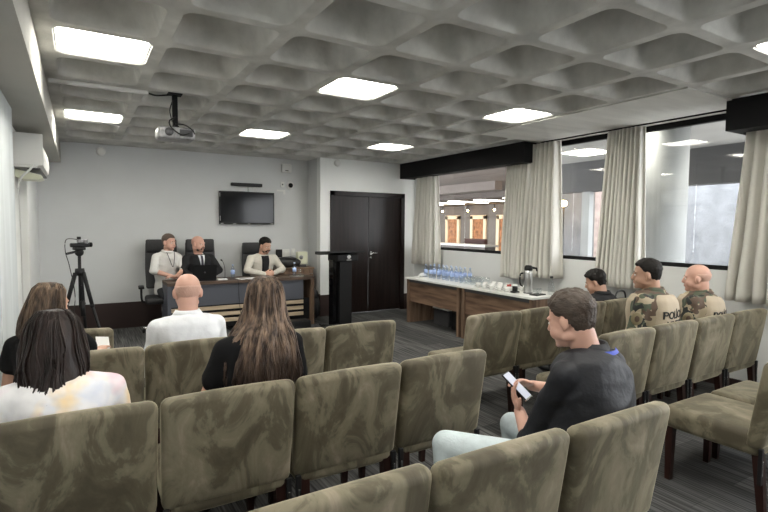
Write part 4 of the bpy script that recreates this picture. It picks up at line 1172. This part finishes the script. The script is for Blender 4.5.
# dark haired man in suit
sm_ = person('person', 'dark haired man in black suit seated low by the window, head bowed', (4.66, 3.36), R(8),
    nb=(4.66, 3.30, .93), hc=(4.64, 3.37, 1.045), hrot=(22, -18, 0), shirt='suit_black', sleeve='long', hipz=.54, build=1.05, hs=1.0, voxel=.009, skin='skin')
add_hair(sm_, cap_hair(sm_['hm'], short_line, .018, rough=.006, seed=13), 'hair_dark'); brows(sm_)

# officers
def officer(label, loc, rz, nb, hc, hrot, skin, voxel=.008, second=True):
    p = person('person', label, loc, rz, nb=nb, hc=hc, hrot=hrot, shirt='camo', sleeve='long', trousers='camo', build=1.18, sw=.205, skin=skin, hs=1.0, voxel=voxel)
    t = p['t']; b = NB()
    rr = [r for r in p['tor'] if r[0] < .97]; rr = [(max(.05, a), w*.80, d) for a, w, d in rr]
    loft(b, p['path'], rr, infl=.034, sq=3.2)
    for s in (-1, 1): cap(b, p['nb']-p['axis']*.075+Vector((s*.06, -.035, 0)), p['nb']-p['axis']*.085+Vector((s*.07, .03, 0)), .058, .056)
    cap(b, p['nb']-p['axis']*.065+Vector((.05, -.02, 0)), p['nb']-p['axis']*.085+Vector((.155, -.012, 0)), .064, .060)
    vest = baked('vest', b, 'vest_tan', t, .009, 8)
    me = vest.data; bv = BVHTree.FromPolygons([v.co for v in me.vertices], [p_.vertices for p_ in me.polygons])
    def word(txt, size, zc, name):
        cu = bpy.data.curves.new(name, 'FONT'); cu.body = txt; cu.size = size; cu.align_x = 'CENTER'; cu.extrude = 0; cu.resolution_u = 3; cu.offset = .0016
        tmp = bpy.data.objects.new(name, cu); COL.objects.link(tmp)
        dg = bpy.context.evaluated_depsgraph_get(); dg.update(); m0 = bpy.data.meshes.new_from_object(tmp.evaluated_get(dg))
        bpy.data.objects.remove(tmp)
        b = NB(); b.from_mesh(m0)
        for _ in range(2): bmesh.ops.subdivide_edges(b, edges=[e for e in b.edges if e.calc_length() > .015], cuts=1)
        cx = p['nb'].x-.030
        for v in b.verts:
            x, z = v.co.x+cx, v.co.y+zc
            h = bv.ray_cast(Vector((x, -2, z)), Vector((0, 1, 0)))
            v.co = Vector((x, (h[0].y if h[0] else 0)-.0035, z))
        o = obj(name, b, 'text_black', vest)
        s_ = o.modifiers.new('s', 'SOLIDIFY'); s_.thickness = .002; s_.offset = 0
    word('POLÍCIA', .080, p['nb'].z-.19, 'lettering')
    word('MILITAR', .066, p['nb'].z-.255, 'lettering')
    # embroidered sleeve badge
    s = -1; e = p['arm'][s][0]; q = p['sh'][s].lerp(e, .42)
    b = NB()
    ell(b, (0, 0, 0), (.010, .042, .052), seg=22)
    bd = obj('sleeve_badge', b, 'gold', t, True); bd.location = q+Vector((-.068, -.012, 0)); bd.rotation_euler = (0, R(-8), R(35))
    b = NB(); ell(b, (0, 0, 0), (.012, .028, .037), seg=20); o = obj('badge_centre', b, 'camo', bd, True)
    return p
o1 = officer('dark haired officer in camouflage and tan POLÍCIA vest, looking left', (3.86, 2.34), R(12), (3.90, 2.31, 1.12), (3.86, 2.34, 1.25), (22, -3, 0), 'skin_tan')
add_hair(o1, cap_hair(o1['hm'], short_line, .011, rough=.003, seed=33), 'hair_dark'); brows(o1)
o2 = officer('bald officer in camouflage and tan vest nearest the window, looking left', (4.52, 2.33), R(12), (4.59, 2.29, 1.065), (4.55, 2.31, 1.19), (16, -4, 0), 'skin_pink')
add_hair(o2, cap_hair(o2['hm'], None, .003, region=lambda q: min(.05-q.z+(-.05 if q.y > 0 else 0), q.z+(.055 if q.y < -.03 else .0), .04-q.y), rough=.001), 'hair_stubble'); brows(o2, 'hair_buzz')

# the three speakers
s1 = person('person', 'speaker with shaved head in white shirt, arms folded on the desk', (1.12, 8.24), R(203),
    nb=(1.13, 8.20, 1.20), hc=(1.155, 8.19, 1.345), hrot=(16, -6, 0), hipz=.62, shirt='shirt_offwhite', sleeve='rolled', skin='skin_pink', hs=1.05, fem=True,
    Rr=((.92, 8.09, .93), (1.20, 7.99, .83), (.95, -.1, 0), (0, 0, -1)), L=((1.35, 8.13, .93), (1.22, 7.96, .85), (-.9, -.15, .0), (0, 0, -1)),
    kneeL=(1.34, 7.90, .52), kneeR=(1.12, 7.90, .52), ankL=(1.34, 7.95, .09), ankR=(1.12, 7.95, .09), voxel=.008)
add_hair(s1, cap_hair(s1['hm'], short_line, .006, rough=.001), 'hair_buzz'); brows(s1, 'hair_brown')
b = NB(); tube(b, spline([s1['nb']+Vector(v) for v in ((-.06, .09, .0), (-.04, .125, -.10), (0, .15, -.22), (.04, .125, -.10), (.06, .09, 0))], 6), .004)
lz = obj('lanyard', b, 'tie_dark', s1['t'])
s2_ = person('person', 'bald bearded man in black suit with dark tie, at the laptop', (1.60, 8.26), R(190),
    nb=(1.59, 8.23, 1.165), hc=(1.580, 8.20, 1.315), hrot=(32, -4, 0), hipz=.60, shirt='suit_black', sleeve='long', skin='skin_pink', hs=1.05, build=1.08, sw=.20, collar=False,
    Rr=((1.33, 8.10, .90), (1.47, 7.93, .82), (.4, -.9, 0), (0, 0, -1)), L=((1.88, 8.12, .90), (1.68, 7.93, .82), (-.4, -.9, .0), (0, 0, -1)),
    kneeL=(1.75, 7.86, .52), kneeR=(1.48, 7.86, .52), ankL=(1.75, 7.93, .09), ankR=(1.48, 7.93, .09), voxel=.008)
brows(s2_, 'hair_grey'); beard(s2_, 'hair_buzz', .006)
def front_insert(p, m, w0, w1, z0, z1, name, off):
    "cloth wedge seen in the opening of a jacket, laid on its front"
    me = p['shirt'].data; bv = BVHTree.FromPolygons([v.co for v in me.vertices], [q.vertices for q in me.polygons]); b = NB(); rows = []
    for k in range(9):
        z = lerp(z0, z1, k/8); w = lerp(w0, w1, k/8); r_ = []
        for q in range(5):
            x = p['nb'].x*(z-p['md'].z)/(p['nb'].z-p['md'].z)+(q/4-.5)*2*w; h = bv.ray_cast(Vector((x, 2, z)), Vector((0, -1, 0)))
            r_.append(b.verts.new(Vector((x, (h[0].y if h[0] else .05)+off, z))))
        rows.append(r_)
    for a, c in zip(rows, rows[1:]):
        for q in range(4): f = b.faces.new([a[q], a[q+1], c[q+1], c[q]]); f.smooth = True
    o = obj(name, b, m, p['t']); s = o.modifiers.new('s', 'SOLIDIFY'); s.thickness = .006; s.offset = 0
front_insert(s2_, 'shirt_white', .055, .010, s2_['nb'].z+.005, s2_['nb'].z-.26, 'shirt_front', .006)
front_insert(s2_, 'tie_dark', .014, .020, s2_['nb'].z-.01, s2_['nb'].z-.25, 'tie', .012)
s3 = person('person', 'dark haired bearded man in cream blazer with clasped hands', (2.60, 8.26), R(186),
    nb=(2.60, 8.20, 1.135), hc=(2.625, 8.14, 1.275), hrot=(18, -16, 0), hipz=.60, shirt='blazer_cream', sleeve='long', skin='skin', hs=1.05, build=1.12, sw=.215, collar=False,
    Rr=((2.30, 8.08, .88), (2.53, 7.86, .83), (.75, -.3, .1), (.2, .8, -.3), .6), L=((2.90, 8.08, .88), (2.68, 7.86, .84), (-.75, -.3, .1), (-.2, .8, -.3), .6),
    kneeL=(2.74, 7.86, .52), kneeR=(2.46, 7.86, .52), ankL=(2.74, 7.93, .09), ankR=(2.46, 7.93, .09), voxel=.008)
add_hair(s3, cap_hair(s3['hm'], short_line, .017, rough=.004, seed=43), 'hair_dark'); brows(s3); beard(s3)
front_insert(s3, 'suit_black', .065, .055, s3['nb'].z+.01, s3['nb'].z-.33, 'shirt_front', .006)

# bag in the fifth seat of the front row
chair(5.21, 3.04, 0, 'olive suede chair by the window wall carrying a black bag', G)
bg = thing('black_bag', 'black bag standing on a chair by the window, behind the first officer', 'bag', (5.16, 3.42, .466))
b = NB(); box(b, -.2, .2, -.12, .12, 0, .36, bev=.05, seg=3)
obj('body', b, 'black_leather', bg, True)
b = NB(); tube(b, spline([(-.1, 0, .35), (-.06, 0, .44), (.06, 0, .44), (.1, 0, .35)]), .010); obj('handle', b, 'black_leather', bg)

# ------------------------------------------------------------------ beyond the windows
struct('floor_hall', bx(XW+.12, 34, -14, 45, -.12, 0), 'hall_floor')
w = NB(); box(w, XW+.12, 9.2, 1.2, 8.4, 2.98, 3.3); box(w, XW+.12, 6.4, -14, 1.2, 2.98, 3.3); struct('ceiling_walkway', w, 'slab_pale')  # slab cut to a narrow eave out of view, letting sky light in
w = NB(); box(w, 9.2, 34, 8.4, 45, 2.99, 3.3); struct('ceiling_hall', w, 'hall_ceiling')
struct('trim_5', bx(9.0, 9.25, 1.2, 8.7, 2.36, 2.98), 'header_grey')
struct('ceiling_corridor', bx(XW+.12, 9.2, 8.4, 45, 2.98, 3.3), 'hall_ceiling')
struct('floor_bounce', bx(6.4, 13, -14, 1.2, 0, .02), 'bounce_ground')  # unseen pale ground added to bounce daylight onto the room's ceiling
struct('trim_6', bx(10.6, 10.9, 11.2, 45, 2.72, 2.99), 'hall_ceiling')
struct('trim_7', bx(14.0, 14.3, 11.2, 45, 2.78, 2.99), 'hall_ceiling')
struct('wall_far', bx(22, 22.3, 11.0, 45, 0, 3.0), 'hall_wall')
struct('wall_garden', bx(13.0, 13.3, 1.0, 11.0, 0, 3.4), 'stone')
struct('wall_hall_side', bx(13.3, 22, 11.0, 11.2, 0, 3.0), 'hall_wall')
struct('wall_hall_end', bx(XW+.12, 34, 44, 44.2, 0, 3.0), 'hall_wall')
c = thing('round_column', 'broad pale round column just behind the window between the officers and the curtain', 'column', (6.95, 3.99, 0))
b = NB(); cyl(b, (0, 0, 0), (0, 0, 2.97), .27, seg=48); obj('shaft', b, 'column_paint', c)
c = thing('white_pillar', 'slim white pillar seen through the middle window', 'column', (9.1, 6.85, 0))
obj('shaft', bx(-.07, .07, -.09, .09, 0, 2.36), 'column_paint', c)
c = thing('brick_pillar', 'pinkish brick pier seen through the middle window, right of the slim white pillar', 'column', (10.2, 7.15, 0))
obj('shaft', bx(-.15, .15, -.22, .22, 0, 3.0), 'brick_pink', c)
for k, (y, lab) in enumerate([(22.2, 'lit portal with orange panel beyond the far left window, nearest the curtain edge of three'), (24.6, 'lit portal with orange panel in the middle of the far left window'), (27.2, 'lit portal with orange panel at the left side of the far left window'), (30.2, 'orange lit portal seen in the narrow gap left of the first curtain')]):
    p = thing('portal', lab, 'portal', (22, y, 0), 0, 'orange lit portals across the hall')
    b = NB(); box(b, -.12, 0, -.75, -.5, 0, 2.3); box(b, -.12, 0, .5, .75, 0, 2.3); box(b, -.12, 0, -.75, .75, 2.1, 2.35); obj('frame', b, 'portal_white', p)
    obj('panel', bx(-.06, 0, -.5, .5, 0, 2.1), 'portal_art', p)
    l = thing('wall_lamp', ['small warm lamp before the right lit portal in the far left window', 'small warm lamp before the middle lit portal', 'small warm lamp before the left lit portal', 'small warm lamp in the gap left of the first curtain'][k], 'lamp', (21.2, y+.2, 2.62), 0, 'warm lamps across the hall')
    b = NB(); ell(b, (0, 0, 0), (.06, .06, .06), seg=12); obj('bulb', b, 'lamp_warm', l)
    b = NB(); cyl(b, (0, 0, .06), (0, 0, .38), .02); obj('stem', b, 'black_matte', l)
for k in range(7):
    y = 17.5+2.1*k
    l = thing('strip_light', 'long pale strip light on the ceiling of the hall beyond the far left window', 'ceiling light', (18.6, y, 2.988), 0, 'strip lights in the hall')
    obj('diffuser', bx(-1.3, 1.3, -.22, .22, -.02, 0), 'lamp_hall', l)
for (x, y, lab) in ((7.6, 3.05, 'rectangular ceiling light of the walkway seen right of the round column'), (7.9, 6.0, 'rectangular ceiling light of the walkway seen through the middle window'), (6.6, 4.3, 'rectangular ceiling light seen beside the top of the round column'), (7.6, 8.6, 'walkway ceiling light farthest along, near the far left window')):
    l = thing('walkway_light', lab, 'ceiling light', (x, y, 2.98), 0, 'walkway ceiling lights')
    obj('diffuser', bx(-.30, .30, -.30, .30, -.02, 0, bev=.005), 'lamp_hall', l)
for k, (x, y) in enumerate(((11.9, 9.75), (11.9, 10.25))):
    l = thing('wall_lamp', 'warm globe lamp on a post seen through the middle window, %s one' % ('right' if k == 0 else 'left'), 'lamp', (x, y, 2.3), 0, 'warm globe lamps outside the middle window')
    b = NB(); ell(b, (0, 0, 0), (.09, .09, .09), seg=12); obj('bulb', b, 'lamp_warm', l)
    b = NB(); cyl(b, (0, 0, -2.3), (0, 0, -.08), .02); obj('post', b, 'black_matte', l)
s = thing('lobby_sofa', 'dark brown sofa far off in the hall beyond the far left window', 'sofa', (17.5, 20.3, 0))
obj('seat', bx(-.5, .5, -.8, .8, .0, .48, bev=.06), 'sofa_brown', s); obj('backrest', bx(.3, .55, -.8, .8, .12, .98, bev=.06), 'sofa_brown', s)
for q in (-1, 1): obj('armrest', bx(-.5, .5, q*.8-.1, q*.8+.1, .1, .66, bev=.04), 'sofa_brown', s)
for y in (21, 25.5):
    s = thing('reception_counter', 'low white counter in the hall seen just above the window sill, the %s one' % ('nearer' if y < 22 else 'farther'), 'counter', (15.5, y-2.5, 0))
    obj('front', bx(-.3, .3, -1.9, 1.9, 0, .72), 'hall_wall', s); obj('countertop', bx(-.4, .4, -2, 2, .72, .80), 'white_top', s)

# ------------------------------------------------------------------ light, world, camera
w = bpy.data.worlds.new('sky'); SC.world = w; w.use_nodes = True
bgd = w.node_tree.nodes['Background']; bgd.inputs[0].default_value = (.94, .97, 1.0, 1); bgd.inputs[1].default_value = 4.5
yaw, pit, rol, F = 0.543812, 0.05978113, 0.00800991, 503.9457
fw = Vector((math.sin(yaw)*math.cos(pit), math.cos(yaw)*math.cos(pit), -math.sin(pit)))
rt = Vector((math.cos(yaw), -math.sin(yaw), 0)); up = rt.cross(fw)
r_ = rt*math.cos(rol)+up*math.sin(rol); u_ = -rt*math.sin(rol)+up*math.cos(rol)
cd = bpy.data.cameras.new('camera'); cam = bpy.data.objects.new('camera', cd); COL.objects.link(cam)
cd.sensor_width = 36; cd.lens = F/768*36; cd.clip_start = .05; cd.clip_end = 200
m4 = Matrix((r_, u_, -fw)).transposed().to_4x4(); m4.translation = (0, 0, 1.6185); cam.matrix_world = m4
SC.camera = cam
SC.cycles.transparent_max_bounces = 32
vs = SC.view_settings; vs.view_transform = 'Standard'; vs.look = 'None'; vs.gamma = 1; vs.use_curve_mapping = False; vs.exposure = 1.2
